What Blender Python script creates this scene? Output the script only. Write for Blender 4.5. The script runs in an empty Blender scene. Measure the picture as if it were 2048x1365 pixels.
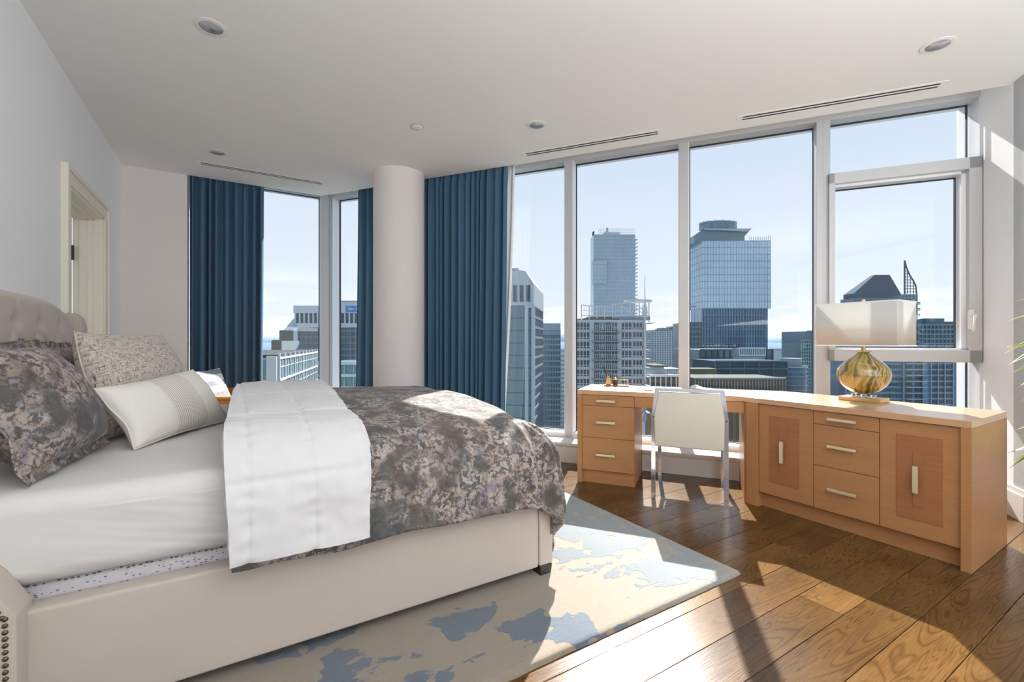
import bpy, bmesh, math, random
from mathutils import Vector, Matrix, noise
random.seed(7)
PI = math.pi
sc = bpy.context.scene
C = sc.collection
V = Vector

# ------------------------------------------------------------------ camera
HC = 1.16
YAW = math.atan(561 / 910)
cam_d = bpy.data.cameras.new('camera'); cam = bpy.data.objects.new('camera', cam_d); C.objects.link(cam)
cam.location = (0, 0, HC); cam.rotation_euler = (PI / 2, 0, -YAW)
cam_d.sensor_width = 36.0; cam_d.lens = 36.0 * 910 / 2048
cam_d.clip_start = .05; cam_d.clip_end = 20000
sc.camera = cam

# ------------------------------------------------------------------ view
sc.view_settings.view_transform = 'Standard'; sc.view_settings.look = 'None'
sc.view_settings.exposure = 0.0; sc.view_settings.gamma = 1.0
sc.view_settings.use_curve_mapping = False
try:
    sc.cycles.max_bounces = 14; sc.cycles.diffuse_bounces = 8; sc.cycles.transparent_max_bounces = 16
    sc.cycles.sample_clamp_indirect = 4.0
    sc.cycles.caustics_reflective = False; sc.cycles.caustics_refractive = False
except Exception: pass

# ------------------------------------------------------------------ sky
SKY = 1.18
w = bpy.data.worlds.new('sky'); sc.world = w; w.use_nodes = True
nt = w.node_tree; nt.nodes.clear()
def N(t, **k):
    n = nt.nodes.new(t)
    for a, b in k.items(): setattr(n, a, b)
    return n
tc = N('ShaderNodeTexCoord'); sep = N('ShaderNodeSeparateXYZ'); nt.links.new(tc.outputs['Generated'], sep.inputs[0])
rampz = N('ShaderNodeValToRGB'); nt.links.new(sep.outputs['Z'], rampz.inputs[0])
cr = rampz.color_ramp
cr.elements[0].position = 0.0; cr.elements[0].color = (.76, .82, .88, 1)
cr.elements[1].position = 1.0; cr.elements[1].color = (.30, .45, .74, 1)
e = cr.elements.new(.10); e.color = (.71, .785, .87, 1)
e = cr.elements.new(.22); e.color = (.67, .745, .85, 1)
e = cr.elements.new(.45); e.color = (.54, .65, .81, 1)
mp = N('ShaderNodeMapping'); nt.links.new(tc.outputs['Generated'], mp.inputs[0]); mp.inputs['Scale'].default_value = (3.2, 3.2, 15)
cn = N('ShaderNodeTexNoise'); cn.inputs['Scale'].default_value = 2.2; cn.inputs['Detail'].default_value = 7; cn.inputs['Roughness'].default_value = .58
nt.links.new(mp.outputs[0], cn.inputs['Vector'])
cth = N('ShaderNodeMapRange'); cth.inputs['From Min'].default_value = .40; cth.inputs['From Max'].default_value = .60
nt.links.new(cn.outputs['Fac'], cth.inputs['Value'])
band = N('ShaderNodeMapRange'); band.inputs['From Min'].default_value = .115; band.inputs['From Max'].default_value = .06
nt.links.new(sep.outputs['Z'], band.inputs['Value'])
mul = N('ShaderNodeMath', operation='MULTIPLY'); nt.links.new(cth.outputs[0], mul.inputs[0]); nt.links.new(band.outputs[0], mul.inputs[1])
mul2 = N('ShaderNodeMath', operation='MULTIPLY'); nt.links.new(mul.outputs[0], mul2.inputs[0]); mul2.inputs[1].default_value = .75
mixc = N('ShaderNodeMix', data_type='RGBA'); nt.links.new(mul2.outputs[0], mixc.inputs['Factor'])
nt.links.new(rampz.outputs[0], mixc.inputs['A']); mixc.inputs['B'].default_value = (.93, .93, .93, 1)
gr = N('ShaderNodeMapRange'); gr.inputs['From Min'].default_value = -.002; gr.inputs['From Max'].default_value = -.03
nt.links.new(sep.outputs['Z'], gr.inputs['Value'])
mixg = N('ShaderNodeMix', data_type='RGBA'); nt.links.new(gr.outputs[0], mixg.inputs['Factor'])
nt.links.new(mixc.outputs['Result'], mixg.inputs['A']); mixg.inputs['B'].default_value = (.40, .42, .44, 1)
bg = N('ShaderNodeBackground'); bg.inputs['Strength'].default_value = SKY
nt.links.new(mixg.outputs['Result'], bg.inputs['Color'])
wo = N('ShaderNodeOutputWorld'); nt.links.new(bg.outputs[0], wo.inputs['Surface'])

# ------------------------------------------------------------------ sun and added fill lights
SAZ, STAN = math.radians(47.0), 0.79
sdir = V((math.sin(SAZ), math.cos(SAZ), STAN)).normalized()
sd = bpy.data.lights.new('sun', 'SUN'); sd.energy = 15.0; sd.angle = math.radians(.53); sd.color = (1.0, .965, .91)
so = bpy.data.objects.new('sun', sd); C.objects.link(so); so.location = (20, 20, 20)
so.rotation_euler = sdir.to_track_quat('Z', 'Y').to_euler()
# added unseen fill: one large soft area light behind the camera
def area(name, loc, target, sx, sy, power, color):
    d = bpy.data.lights.new(name, 'AREA'); d.shape = 'RECTANGLE'; d.size = sx; d.size_y = sy; d.energy = power; d.color = color
    o = bpy.data.objects.new(name, d); C.objects.link(o); o.location = loc
    o.rotation_euler = (V(loc) - V(target)).to_track_quat('Z', 'Y').to_euler()
    return o
area('soft_room_fill', (1.2, -2.8, 1.6), (0.2, 3.0, 1.3), 4.4, 2.3, 48, (.965, .975, 1.0))
# second added fill, unseen, aimed up to brighten the ceiling
area('ceiling_bounce_fill', (1.3, -1.3, 1.5), (1.35, -1.2, 2.9), 2.6, 2.0, 178, (.965, .98, 1.0))

# ------------------------------------------------------------------ frames
ANG = math.radians(-54.25)
WIN = Matrix.Rotation(ANG, 4, 'Z')            # x = along the long window wall, y = distance towards it
CITY = Matrix.Rotation(-YAW, 4, 'Z')          # x = right of the view axis, y = away
ID = Matrix.Identity(4)

# ------------------------------------------------------------------ materials
def mat(name, col, rough=.5, metal=0., spec=.5, **k):
    m = bpy.data.materials.new(name); m.use_nodes = True
    p = m.node_tree.nodes['Principled BSDF']
    p.inputs['Base Color'].default_value = (*col, 1); p.inputs['Roughness'].default_value = rough
    p.inputs['Metallic'].default_value = metal; p.inputs['Specular IOR Level'].default_value = spec
    for a, b in k.items(): p.inputs[a.replace('_', ' ')].default_value = b
    return m
class G:
    """small node-graph helper on a material"""
    def __init__(s, m): s.m = m; s.t = m.node_tree; s.p = s.t.nodes['Principled BSDF']; s._o = None
    def n(s, t, **k):
        n = s.t.nodes.new(t)
        for a, b in k.items(): setattr(n, a, b)
        return n
    def l(s, a, b): s.t.links.new(a, b)
    def coord(s, kind='Object', scale=(1, 1, 1), rot=(0, 0, 0)):
        c = s.n('ShaderNodeTexCoord'); mp = s.n('ShaderNodeMapping'); s.l(c.outputs[kind], mp.inputs[0])
        mp.inputs['Scale'].default_value = scale; mp.inputs['Rotation'].default_value = rot
        return mp.outputs[0]
    def noise(s, vec, scale, detail=4, rough=.55, dist=0):
        n = s.n('ShaderNodeTexNoise'); s.l(vec, n.inputs['Vector']); n.inputs['Scale'].default_value = scale
        n.inputs['Detail'].default_value = detail; n.inputs['Roughness'].default_value = rough; n.inputs['Distortion'].default_value = dist
        return n
    def ramp(s, fac, stops):
        r = s.n('ShaderNodeValToRGB'); s.l(fac, r.inputs[0]); c = r.color_ramp
        while len(c.elements) > 1: c.elements.remove(c.elements[-1])
        c.elements[0].position = stops[0][0]; c.elements[0].color = (*stops[0][1], 1)
        for p, q in stops[1:]:
            e = c.elements.new(p); e.color = (*q, 1)
        return r.outputs[0]
    def maprange(s, v, a, b, c=0., d=1.):
        n = s.n('ShaderNodeMapRange'); s.l(v, n.inputs['Value'])
        for k, x in zip(('From Min', 'From Max', 'To Min', 'To Max'), (a, b, c, d)): n.inputs[k].default_value = x
        return n.outputs[0]
    def mix(s, f, a, b, mode='MIX'):
        n = s.n('ShaderNodeMix', data_type='RGBA', blend_type=mode)
        for key, x in (('Factor', f), ('A', a), ('B', b)):
            if isinstance(x, (tuple, float, int)):
                n.inputs[key].default_value = x if key == 'Factor' else (*x, 1)
            else: s.l(x, n.inputs[key])
        return n.outputs['Result']
    def math(s, op, a, b):
        n = s.n('ShaderNodeMath', operation=op)
        for i, x in enumerate((a, b)):
            if isinstance(x, (float, int)): n.inputs[i].default_value = x
            else: s.l(x, n.inputs[i])
        return n.outputs[0]
    def color(s, x): s.l(x, s.p.inputs['Base Color'])
    def bump(s, h, strength=.3, dist=.002):
        b = s.n('ShaderNodeBump'); b.inputs['Strength'].default_value = strength; b.inputs['Distance'].default_value = dist
        s.l(h, b.inputs['Height']); s.l(b.outputs[0], s.p.inputs['Normal'])

def fabric(name, col, scale=900, strength=.25, var=.06, sheen=.2, rough=.9):
    m = mat(name, col, rough, spec=.2, Sheen_Weight=sheen); g = G(m)
    v = g.coord(); n = g.noise(v, 5, 3)
    d = tuple(c * (1 - var) for c in col)
    g.color(g.mix(n.outputs['Fac'], col, d))
    a = g.noise(g.coord(scale=(1, 1, 6)), scale * .2, 2); g.bump(a.outputs['Fac'], strength, .0012)
    return m
def wall_mat(name, col):
    m = mat(name, col, .85, spec=.2); g = G(m)
    a = g.noise(g.coord(scale=(3, 3, 60)), 5, 4, .6)
    b = g.noise(g.coord(scale=(40, 40, 3)), 5, 2, .6)
    d = tuple(c * .955 for c in col)
    g.color(g.mix(a.outputs['Fac'], col, d)); g.bump(g.math('ADD', a.outputs['Fac'], b.outputs['Fac']), .25, .0015)
    return m
def oak(name, c1, c2, along=0, rough=.42, rscale=1., turn=0.):
    m = mat(name, c1, rough, spec=.4); g = G(m)
    _c = g.coord(rot=(0, 0, turn))
    def coord(scale):
        q = g.n('ShaderNodeMapping'); g.l(_c, q.inputs[0]); q.inputs['Scale'].default_value = scale; return q.outputs[0]
    g.coord = coord
    sc_ = [28, 28, 28]; sc_[along] = 1.6
    a = g.noise(g.coord(scale=tuple(sc_)), 3.2 * rscale, 5, .6, .4)
    sc_[along] = .5
    b = g.noise(g.coord(scale=tuple(x * .15 for x in sc_)), 3, 2, .5)
    f = g.math('ADD', g.math('MULTIPLY', a.outputs['Fac'], .7), g.math('MULTIPLY', b.outputs['Fac'], .3))
    g.color(g.ramp(f, [(.3, c2), (.7, c1)])); g.bump(a.outputs['Fac'], .12, .0006)
    return m
def glass_pane(name, tint, refl=.9):
    m = bpy.data.materials.new(name); m.use_nodes = True; t = m.node_tree; t.nodes.clear()
    o = t.nodes.new('ShaderNodeOutputMaterial'); mx = t.nodes.new('ShaderNodeMixShader')
    tr = t.nodes.new('ShaderNodeBsdfTransparent'); tr.inputs[0].default_value = (*tint, 1)
    gl = t.nodes.new('ShaderNodeBsdfGlossy'); gl.inputs['Roughness'].default_value = .01; gl.inputs[0].default_value = (.9, .93, .95, 1)
    lw = t.nodes.new('ShaderNodeLayerWeight'); lw.inputs['Blend'].default_value = .5
    pw = t.nodes.new('ShaderNodeMath'); pw.operation = 'POWER'; t.links.new(lw.outputs['Facing'], pw.inputs[0]); pw.inputs[1].default_value = 4
    ml = t.nodes.new('ShaderNodeMath'); ml.operation = 'MULTIPLY_ADD'; t.links.new(pw.outputs[0], ml.inputs[0])
    ml.inputs[1].default_value = .5 * refl; ml.inputs[2].default_value = .012
    t.links.new(ml.outputs[0], mx.inputs[0]); t.links.new(tr.outputs[0], mx.inputs[1]); t.links.new(gl.outputs[0], mx.inputs[2])
    t.links.new(mx.outputs[0], o.inputs[0])
    return m

M = {}
M['wall'] = wall_mat('wall_white', (.87, .88, .895))
M['wall_pink'] = wall_mat('wallpaper_shaded', (.80, .765, .755))  # same paper as the white wall, shade painted in as pinker grey
M['ceiling'] = mat('ceiling_paint', (.82, .82, .805), .9, spec=.2)
M['trimw'] = mat('trim_white', (.80, .79, .76), .45)
M['cream'] = mat('door_cream', (.80, .77, .66), .45)
M['alu'] = mat('window_aluminium', (.53, .54, .56), .45, .1)
M['alu_sunlit'] = mat('window_sunlit_aluminium', (.78, .79, .81), .4, .1)  # paler copy of the frame metal, sun on its faces painted in
M['gasket'] = mat('black_rubber', (.02, .025, .04), .6)
M['pane'] = glass_pane('window_glass', (.985, .992, .995))
M['dark'] = mat('dark_void', (.015, .015, .015), .8)
M['black'] = mat('black_metal', (.03, .028, .025), .4)
M['white'] = mat('white_plastic', (.78, .78, .77), .5)
M['grey_refl'] = mat('lamp_reflector', (.55, .55, .57), .3, .6)
M['brass'] = mat('brushed_brass', (.75, .55, .27), .35, .9)
M['handle'] = mat('pale_brass', (.80, .70, .48), .38, .75)
M['nail'] = mat('antique_brass', (.16, .12, .07), .35, .8)
M['inkred'] = mat('dark_red_glass', (.10, .02, .012), .2)
M['gold'] = mat('gold', (.85, .60, .22), .22, 1.)
M['chrome'] = mat('chrome', (.75, .76, .79), .08, 1.)
M['leather'] = mat('cream_leather', (.68, .63, .53), .5, spec=.3)
M['curtain'] = fabric('blue_curtain', (.075, .16, .25), 1200, .06, .06, .04)
M['sheer'] = fabric('white_sheer', (.85, .86, .87), 900, .2, .02)
M['linen'] = fabric('bed_linen_upholstery', (.54, .47, .41), 1500, .3, .05)
M['sheet'] = fabric('white_sheet', (.69, .675, .655), 700, .12, .02)
M['down'] = fabric('white_cotton', (.69, .68, .68), 700, .10, .02)
M['oak'] = oak('oak_veneer', (.475, .235, .098), (.39, .18, .07), 1)
M['oakw'] = oak('oak_veneer_left', (.475, .235, .098), (.39, .18, .07), 0, turn=-ANG)
M['oakd'] = oak('oak_dark_inlay', (.40, .165, .068), (.32, .125, .048), 1)
M['oaktop'] = oak('oak_polished_top', (.60, .36, .20), (.53, .30, .15), 1, .3)
M['oaktop'].node_tree.nodes['Principled BSDF'].inputs['Coat Weight'].default_value = 1.0; M['oaktop'].node_tree.nodes['Principled BSDF'].inputs['Coat Roughness'].default_value = .22
M['oakv'] = oak('oak_vertical', (.475, .235, .098), (.39, .18, .07), 2)
M['armwood'] = oak('golden_wood', (.62, .27, .07), (.48, .18, .04), 0, .4)
M['paper'] = mat('white_paper', (.82, .83, .85), .6)
M['crystal'] = mat('crystal', (.92, .95, .97), .05, 0, Transmission_Weight=.9, IOR=1.45)

# floor planks
m = mat('floor_oak', (.2, .1, .04), .18, spec=.31); g = G(m); M['plank'] = m
oi = g.n('ShaderNodeObjectInfo')
c = g.n('ShaderNodeTexCoord'); ad = g.n('ShaderNodeVectorMath', operation='ADD'); g.l(c.outputs['Object'], ad.inputs[0])
rv = g.n('ShaderNodeCombineXYZ'); g.l(g.math('MULTIPLY', oi.outputs['Random'], 37.), rv.inputs[0]); g.l(g.math('MULTIPLY', oi.outputs['Random'], 91.), rv.inputs[1])
g.l(rv.outputs[0], ad.inputs[1])
mp1 = g.n('ShaderNodeMapping'); g.l(ad.outputs[0], mp1.inputs[0]); mp1.inputs['Scale'].default_value = (.75, 7.5, 1)
n1 = g.noise(mp1.outputs[0], 1.1, 2, .5, .6)
rings = g.math('FRACT', g.math('MULTIPLY', n1.outputs['Fac'], 30.), 0.)
ringv = g.math('ABSOLUTE', g.math('SUBTRACT', rings, .5), 0.)
mp2 = g.n('ShaderNodeMapping'); g.l(ad.outputs[0], mp2.inputs[0]); mp2.inputs['Scale'].default_value = (6, 120, 1)
n2 = g.noise(mp2.outputs[0], 2.0, 3, .6)
mp3 = g.n('ShaderNodeMapping'); g.l(ad.outputs[0], mp3.inputs[0]); mp3.inputs['Scale'].default_value = (1.2, 3, 1)
n3 = g.noise(mp3.outputs[0], 1.5, 3, .5)
f = g.math('ADD', g.math('MULTIPLY', g.maprange(ringv, 0, .20), .17), g.math('ADD', g.math('MULTIPLY', n2.outputs['Fac'], .34), g.math('MULTIPLY', n3.outputs['Fac'], .55)))
base = g.ramp(f, [(.30, (.038, .017, .005)), (.55, (.098, .049, .015)), (.78, (.165, .090, .030))])
tint = g.maprange(oi.outputs['Random'], 0, 1, .72, 1.18)
tm = g.n('ShaderNodeVectorMath', operation='SCALE'); g.l(base, tm.inputs[0]); g.l(tint, tm.inputs['Scale'])
g.color(tm.outputs[0])
g.bump(g.math('ADD', g.math('MULTIPLY', ringv, .6), n2.outputs['Fac']), .16, .0015)

# floral fabric
m = mat('floral_fabric', (.25, .22, .2), .85, spec=.2, Sheen_Weight=.1); g = G(m); M['floral'] = m
v = g.coord()
dn = g.noise(v, 9, 6, .68); dv = g.n('ShaderNodeVectorMath', operation='MULTIPLY_ADD')
g.l(dn.outputs['Color'], dv.inputs[0]); dv.inputs[1].default_value = (.16, .16, .16); g.l(v, dv.inputs[2])
big = g.noise(dv.outputs[0], 5.5, 4, .62)
bcol = g.ramp(big.outputs['Fac'], [(.28, (.075, .080, .082)), (.42, (.125, .122, .115)), (.52, (.098, .082, .075)), (.60, (.17, .135, .12)), (.72, (.10, .11, .07))])
vo = g.n('ShaderNodeTexVoronoi'); g.l(dv.outputs[0], vo.inputs['Vector']); vo.inputs['Scale'].default_value = 50; vo.inputs['Randomness'].default_value = 1
petal = g.maprange(vo.outputs['Distance'], .66, .42)
clus = g.noise(v, 8.5, 2, .5); cm = g.maprange(clus.outputs['Fac'], .39, .56)
pm = g.math('MULTIPLY', petal, cm)
pcn = g.noise(v, 17, 2, .5)
pc = g.ramp(pcn.outputs['Fac'], [(.35, (.30, .29, .33)), (.47, (.40, .33, .30)), (.56, (.42, .35, .29)), (.68, (.40, .38, .40))])
vo2 = g.n('ShaderNodeTexVoronoi', feature='DISTANCE_TO_EDGE'); g.l(dv.outputs[0], vo2.inputs['Vector']); vo2.inputs['Scale'].default_value = 30
lines = g.maprange(vo2.outputs['Distance'], .05, .0)
ln = g.math('MULTIPLY', lines, g.maprange(g.noise(v, 11, 2).outputs['Fac'], .5, .6))
col = g.mix(pm, bcol, pc); col = g.mix(g.math('MULTIPLY', ln, .75), col, (.035, .028, .025))
g.color(col); g.bump(g.noise(v, 350, 2).outputs['Fac'], .15, .001)

# tweed
m = mat('tweed', (.55, .5, .45), .95, spec=.1, Sheen_Weight=.2); g = G(m); M['tweed'] = m
a = g.noise(g.coord('UV', (14, 130, 1)), 1, 3, .7); b = g.noise(g.coord('UV', (130, 14, 1)), 1, 3, .7)
f = g.math('MINIMUM', a.outputs['Fac'], b.outputs['Fac'])
g.color(g.ramp(f, [(.31, (.07, .055, .045)), (.40, (.33, .27, .22)), (.46, (.60, .54, .47)), (.6, (.74, .70, .64))]))
g.bump(f, .9, .004)
# lumbar cushion with thin brown stripes
m = mat('striped_cotton', (.8, .76, .70), .85, spec=.2); g = G(m); M['stripe'] = m
u = g.n('ShaderNodeSeparateXYZ'); g.l(g.coord('UV'), u.inputs[0])
fr = g.math('FRACT', g.math('MULTIPLY', u.outputs[0], 52.), 0.)
st = g.math('MULTIPLY', g.math('LESS_THAN', fr, .3), g.math('MULTIPLY', g.math('GREATER_THAN', u.outputs[0], .33), g.math('LESS_THAN', u.outputs[0], .67)))
da = g.math('MULTIPLY', st, .8)
g.color(g.mix(da, (.79, .755, .70), (.25, .20, .16))); g.bump(g.noise(g.coord(), 300, 2).outputs['Fac'], .2, .001)
# plaid cushion
m = mat('plaid_cotton', (.8, .8, .8), .85, spec=.2); g = G(m); M['plaid'] = m
u = g.n('ShaderNodeSeparateXYZ'); g.l(g.coord('UV'), u.inputs[0])
s1 = g.math('GREATER_THAN', g.math('FRACT', g.math('MULTIPLY', u.outputs[1], 4.), 0.), .55)
g.color(g.mix(g.math('MULTIPLY', s1, .85), (.82, .83, .86), (.20, .21, .25)))
# box spring ticking with small dashes
m = mat('ticking', (.6, .58, .6), .8, spec=.2); g = G(m); M['ticking'] = m
vo = g.n('ShaderNodeTexVoronoi'); g.l(g.coord(scale=(1.0, 1.0, 2.4)), vo.inputs['Vector']); vo.inputs['Scale'].default_value = 62; vo.inputs['Randomness'].default_value = .45
g.color(g.mix(g.maprange(vo.outputs['Distance'], .34, .27), (.55, .53, .545), (.11, .10, .11)))
# rug
m = mat('rug_wool', (.7, .65, .55), .95, spec=.05, Sheen_Weight=.3); g = G(m); M['rug'] = m
v = g.coord()
n1 = g.noise(g.coord(scale=(1.15, 1.7, 1)), 2.1, 5, .55, .35)
sx_ = g.n('ShaderNodeSeparateXYZ'); g.l(v, sx_.inputs[0])
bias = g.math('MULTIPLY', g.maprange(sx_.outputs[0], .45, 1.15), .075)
jag = g.noise(g.coord(scale=(1.5, 38, 1)), 5, 2, .5)
mask = g.maprange(g.math('ADD', g.math('ADD', n1.outputs['Fac'], bias), g.math('MULTIPLY', jag.outputs['Fac'], .035)), .552, .562)
vs = g.n('ShaderNodeTexVoronoi'); g.l(v, vs.inputs['Vector']); vs.inputs['Scale'].default_value = 8.5
holes = g.maprange(vs.outputs['Distance'], .25, .29)
n4 = g.noise(v, 5, 2)
mask = g.math('MULTIPLY', mask, g.math('MAXIMUM', holes, g.maprange(n4.outputs['Fac'], .47, .45)))
stk = g.noise(g.coord(scale=(1, 22, 1)), 7, 4, .7)
n5 = g.noise(v, 1.3, 3)
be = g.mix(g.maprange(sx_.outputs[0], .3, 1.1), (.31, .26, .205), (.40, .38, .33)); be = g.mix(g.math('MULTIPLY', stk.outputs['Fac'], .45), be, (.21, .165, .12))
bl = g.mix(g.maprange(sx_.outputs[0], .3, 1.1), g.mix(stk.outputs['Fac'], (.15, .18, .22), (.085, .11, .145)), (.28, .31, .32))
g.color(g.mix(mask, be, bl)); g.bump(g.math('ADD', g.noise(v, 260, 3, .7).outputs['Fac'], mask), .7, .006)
# lamp body: amber and olive swirled glass
m = mat('swirled_glass', (.4, .3, .1), .06, spec=.8, Coat_Weight=.6); g = G(m); M['amber'] = m
tcn = g.n('ShaderNodeTexCoord'); sp = g.n('ShaderNodeSeparateXYZ'); g.l(tcn.outputs['Object'], sp.inputs[0])
at_ = g.math('ARCTAN2', sp.outputs[1], sp.outputs[0])
nz = g.noise(g.coord(scale=(3, 3, 6)), 1.6, 2, .5)
ang = g.math('ADD', g.math('MULTIPLY', at_, 1.3), g.math('MULTIPLY', nz.outputs['Fac'], 1.3))
cx_ = g.n('ShaderNodeCombineXYZ'); g.l(ang, cx_.inputs[0])
n6 = g.noise(cx_.outputs[0], 2.1, 4, .6)
g.color(g.ramp(n6.outputs['Fac'], [(.28, (.06, .05, .012)), (.44, (.13, .10, .022)), (.50, (.50, .34, .09)), (.54, (.22, .17, .05)), (.62, (.10, .085, .02)), (.72, (.42, .32, .14))]))
# lamp shade
m = mat('shade_fabric', (.88, .87, .84), .8, spec=.1, Subsurface_Weight=.0); g = G(m); M['shade'] = m
g.t.nodes['Principled BSDF'].inputs['Transmission Weight'].default_value = 0
tl = g.n('ShaderNodeBsdfTranslucent'); tl.inputs[0].default_value = (.72, .72, .70, 1)
df = g.n('ShaderNodeBsdfDiffuse'); df.inputs[0].default_value = (.80, .79, .76, 1)
mxs = g.n('ShaderNodeMixShader'); mxs.inputs[0].default_value = .38; g.l(df.outputs[0], mxs.inputs[1]); g.l(tl.outputs[0], mxs.inputs[2])
g.l(mxs.outputs[0], g.t.nodes['Material Output'].inputs['Surface'])
# leaf
m = mat('leaf_variegated', (.1, .25, .03), .35, spec=.5); g = G(m); M['leaf'] = m
u = g.n('ShaderNodeSeparateXYZ'); g.l(g.coord('UV'), u.inputs[0])
ed = g.math('ABSOLUTE', g.math('SUBTRACT', u.outputs[1], .5), 0.)
g.color(g.mix(g.maprange(ed, .27, .36), (.07, .20, .02), (.60, .66, .12)))
M['stem'] = mat('plant_stem', (.25, .2, .1), .7)
M['pot'] = mat('grey_ceramic', (.30, .30, .31), .4)
M['soil'] = mat('potting_soil', (.05, .035, .02), .95)

# city materials, haze painted into the colours as lighter blue tones
def city(name, col, rough=.6, metal=0., var=.25, sc_=.05):
    m = mat(name, col, rough, metal, spec=.5 if rough < .5 else .05); g = G(m)
    n = g.noise(g.coord(), sc_, 4, .6)
    g.color(g.mix(n.outputs['Fac'], tuple(c * (1 + var) for c in col), tuple(c * (1 - var) for c in col)))
    return m
M['b_teal'] = city('teal_glazing', (.12, .21, .245), .25)
M['b_dark'] = city('dark_glazing', (.085, .12, .15), .2)
M['b_blue'] = city('blue_curtain_wall', (.34, .47, .60), .08, .6, .2, .06)
M['b_blue2'] = city('blue_curtain_wall_lower', (.14, .26, .38), .1, .4, .15, .06)
M['b_pale'] = city('pale_blue_glazing', (.30, .40, .50), .2, .3)
M['b_conc'] = city('pale_concrete', (.46, .52, .56), .8, 0, .08)
M['b_white'] = city('white_precast', (.50, .55, .60), .8, 0, .06)
M['b_grey'] = city('grey_concrete', (.27, .32, .36), .8, 0, .1)
M['b_slate'] = city('slate_roof', (.05, .08, .115), .95, 0, .1)
M['b_deep'] = city('deep_teal', (.05, .12, .18), .25, 0, .3, .15)
M['b_green'] = city('green_glass', (.16, .32, .31), .15, .2, .4, .15)
M['b_beige'] = city('beige_roof', (.13, .135, .10), .9, 0, .1)
M['b_roof'] = city('dark_roofing', (.06, .065, .068), .95, 0, .1)
M['b_line'] = mat('mullion_white', (.62, .66, .70), .6)
M['b_line2'] = mat('mullion_blue', (.18, .28, .38), .5)
M['b_steel'] = mat('painted_steel', (.55, .58, .60), .6)
M['b_win'] = city('apartment_glass', (.055, .095, .115), .12, .2, .5, .3)
M['b_sign'] = mat('blue_sign', (.06, .22, .50), .5)
m = mat('city_ground', (.2, .22, .22), .9); g = G(m); M['ground'] = m
vo = g.n('ShaderNodeTexVoronoi'); g.l(g.coord(), vo.inputs['Vector']); vo.inputs['Scale'].default_value = .03
g.color(g.mix(g.noise(g.coord(), .02, 3).outputs['Fac'], vo.outputs['Color'], (.22, .28, .30))); 
g.color(g.mix(.75, vo.outputs['Color'], (.20, .27, .29)))
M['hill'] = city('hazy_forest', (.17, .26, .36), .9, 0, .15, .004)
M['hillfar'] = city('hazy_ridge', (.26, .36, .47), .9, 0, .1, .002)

# ------------------------------------------------------------------ mesh helpers
def box(bm, x0, x1, y0, y1, z0, z1, bev=0., mtx=None, seg=2):
    b2 = bmesh.new()
    bmesh.ops.create_cube(b2, size=1)
    for v_ in b2.verts:
        v_.co = V(((x0 + x1) / 2 + v_.co.x * (x1 - x0), (y0 + y1) / 2 + v_.co.y * (y1 - y0), (z0 + z1) / 2 + v_.co.z * (z1 - z0)))
    if bev: bmesh.ops.bevel(b2, geom=b2.edges[:], offset=bev, segments=seg, affect='EDGES', profile=.5)
    if mtx is not None: bmesh.ops.transform(b2, matrix=mtx, verts=b2.verts)
    merge(bm, b2)
def merge(bm, b2):
    me = bpy.data.meshes.new('tmp'); b2.to_mesh(me); b2.free(); bm.from_mesh(me); bpy.data.meshes.remove(me)
def lathe(bm, prof, cx=0, cy=0, n=40, mtx=None):
    b2 = bmesh.new(); rings = []
    for r, z in prof:
        rings.append([b2.verts.new((cx + r * math.cos(2 * PI * i / n), cy + r * math.sin(2 * PI * i / n), z)) for i in range(n)])
    for a, b in zip(rings, rings[1:]):
        for i in range(n): b2.faces.new((a[i], a[(i + 1) % n], b[(i + 1) % n], b[i]))
    if prof[0][0] > 1e-4: b2.faces.new(rings[0][::-1])
    if prof[-1][0] > 1e-4: b2.faces.new(rings[-1])
    bmesh.ops.remove_doubles(b2, verts=b2.verts, dist=1e-5)
    bmesh.ops.recalc_face_normals(b2, faces=b2.faces)
    if mtx is not None: bmesh.ops.transform(b2, matrix=mtx, verts=b2.verts)
    merge(bm, b2)
def tube(bm, pts, r, n=8, r2=None):
    pts = [V(p) for p in pts]; b2 = bmesh.new(); rings = []
    for i, p in enumerate(pts):
        d = (pts[min(i + 1, len(pts) - 1)] - pts[max(i - 1, 0)]).normalized()
        a = d.cross(V((0, 0, 1)));
        if a.length < .05: a = d.cross(V((1, 0, 0)))
        a.normalize(); b = d.cross(a)
        rr = r if r2 is None else r + (r2 - r) * i / (len(pts) - 1)
        rings.append([b2.verts.new(p + rr * (a * math.cos(2 * PI * k / n) + b * math.sin(2 * PI * k / n))) for k in range(n)])
    for A, B in zip(rings, rings[1:]):
        for k in range(n): b2.faces.new((A[k], A[(k + 1) % n], B[(k + 1) % n], B[k]))
    b2.faces.new(rings[0][::-1]); b2.faces.new(rings[-1]); bmesh.ops.recalc_face_normals(b2, faces=b2.faces)
    merge(bm, b2)
def prism(bm, poly, z0, z1, mtx=None, bev=0.):
    """polygon in xy extruded along z"""
    b2 = bmesh.new(); lo = [b2.verts.new((x, y, z0)) for x, y in poly]; hi = [b2.verts.new((x, y, z1)) for x, y in poly]
    n = len(poly); b2.faces.new(lo[::-1]); b2.faces.new(hi)
    for i in range(n): b2.faces.new((lo[i], lo[(i + 1) % n], hi[(i + 1) % n], hi[i]))
    bmesh.ops.recalc_face_normals(b2, faces=b2.faces)
    if bev: bmesh.ops.bevel(b2, geom=b2.edges[:], offset=bev, segments=2, affect='EDGES', profile=.5)
    if mtx is not None: bmesh.ops.transform(b2, matrix=mtx, verts=b2.verts)
    merge(bm, b2)
XZ = Matrix(((1, 0, 0, 0), (0, 0, 1, 0), (0, 1, 0, 0), (0, 0, 0, 1)))   # prism in xz plane, extruded along y
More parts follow.
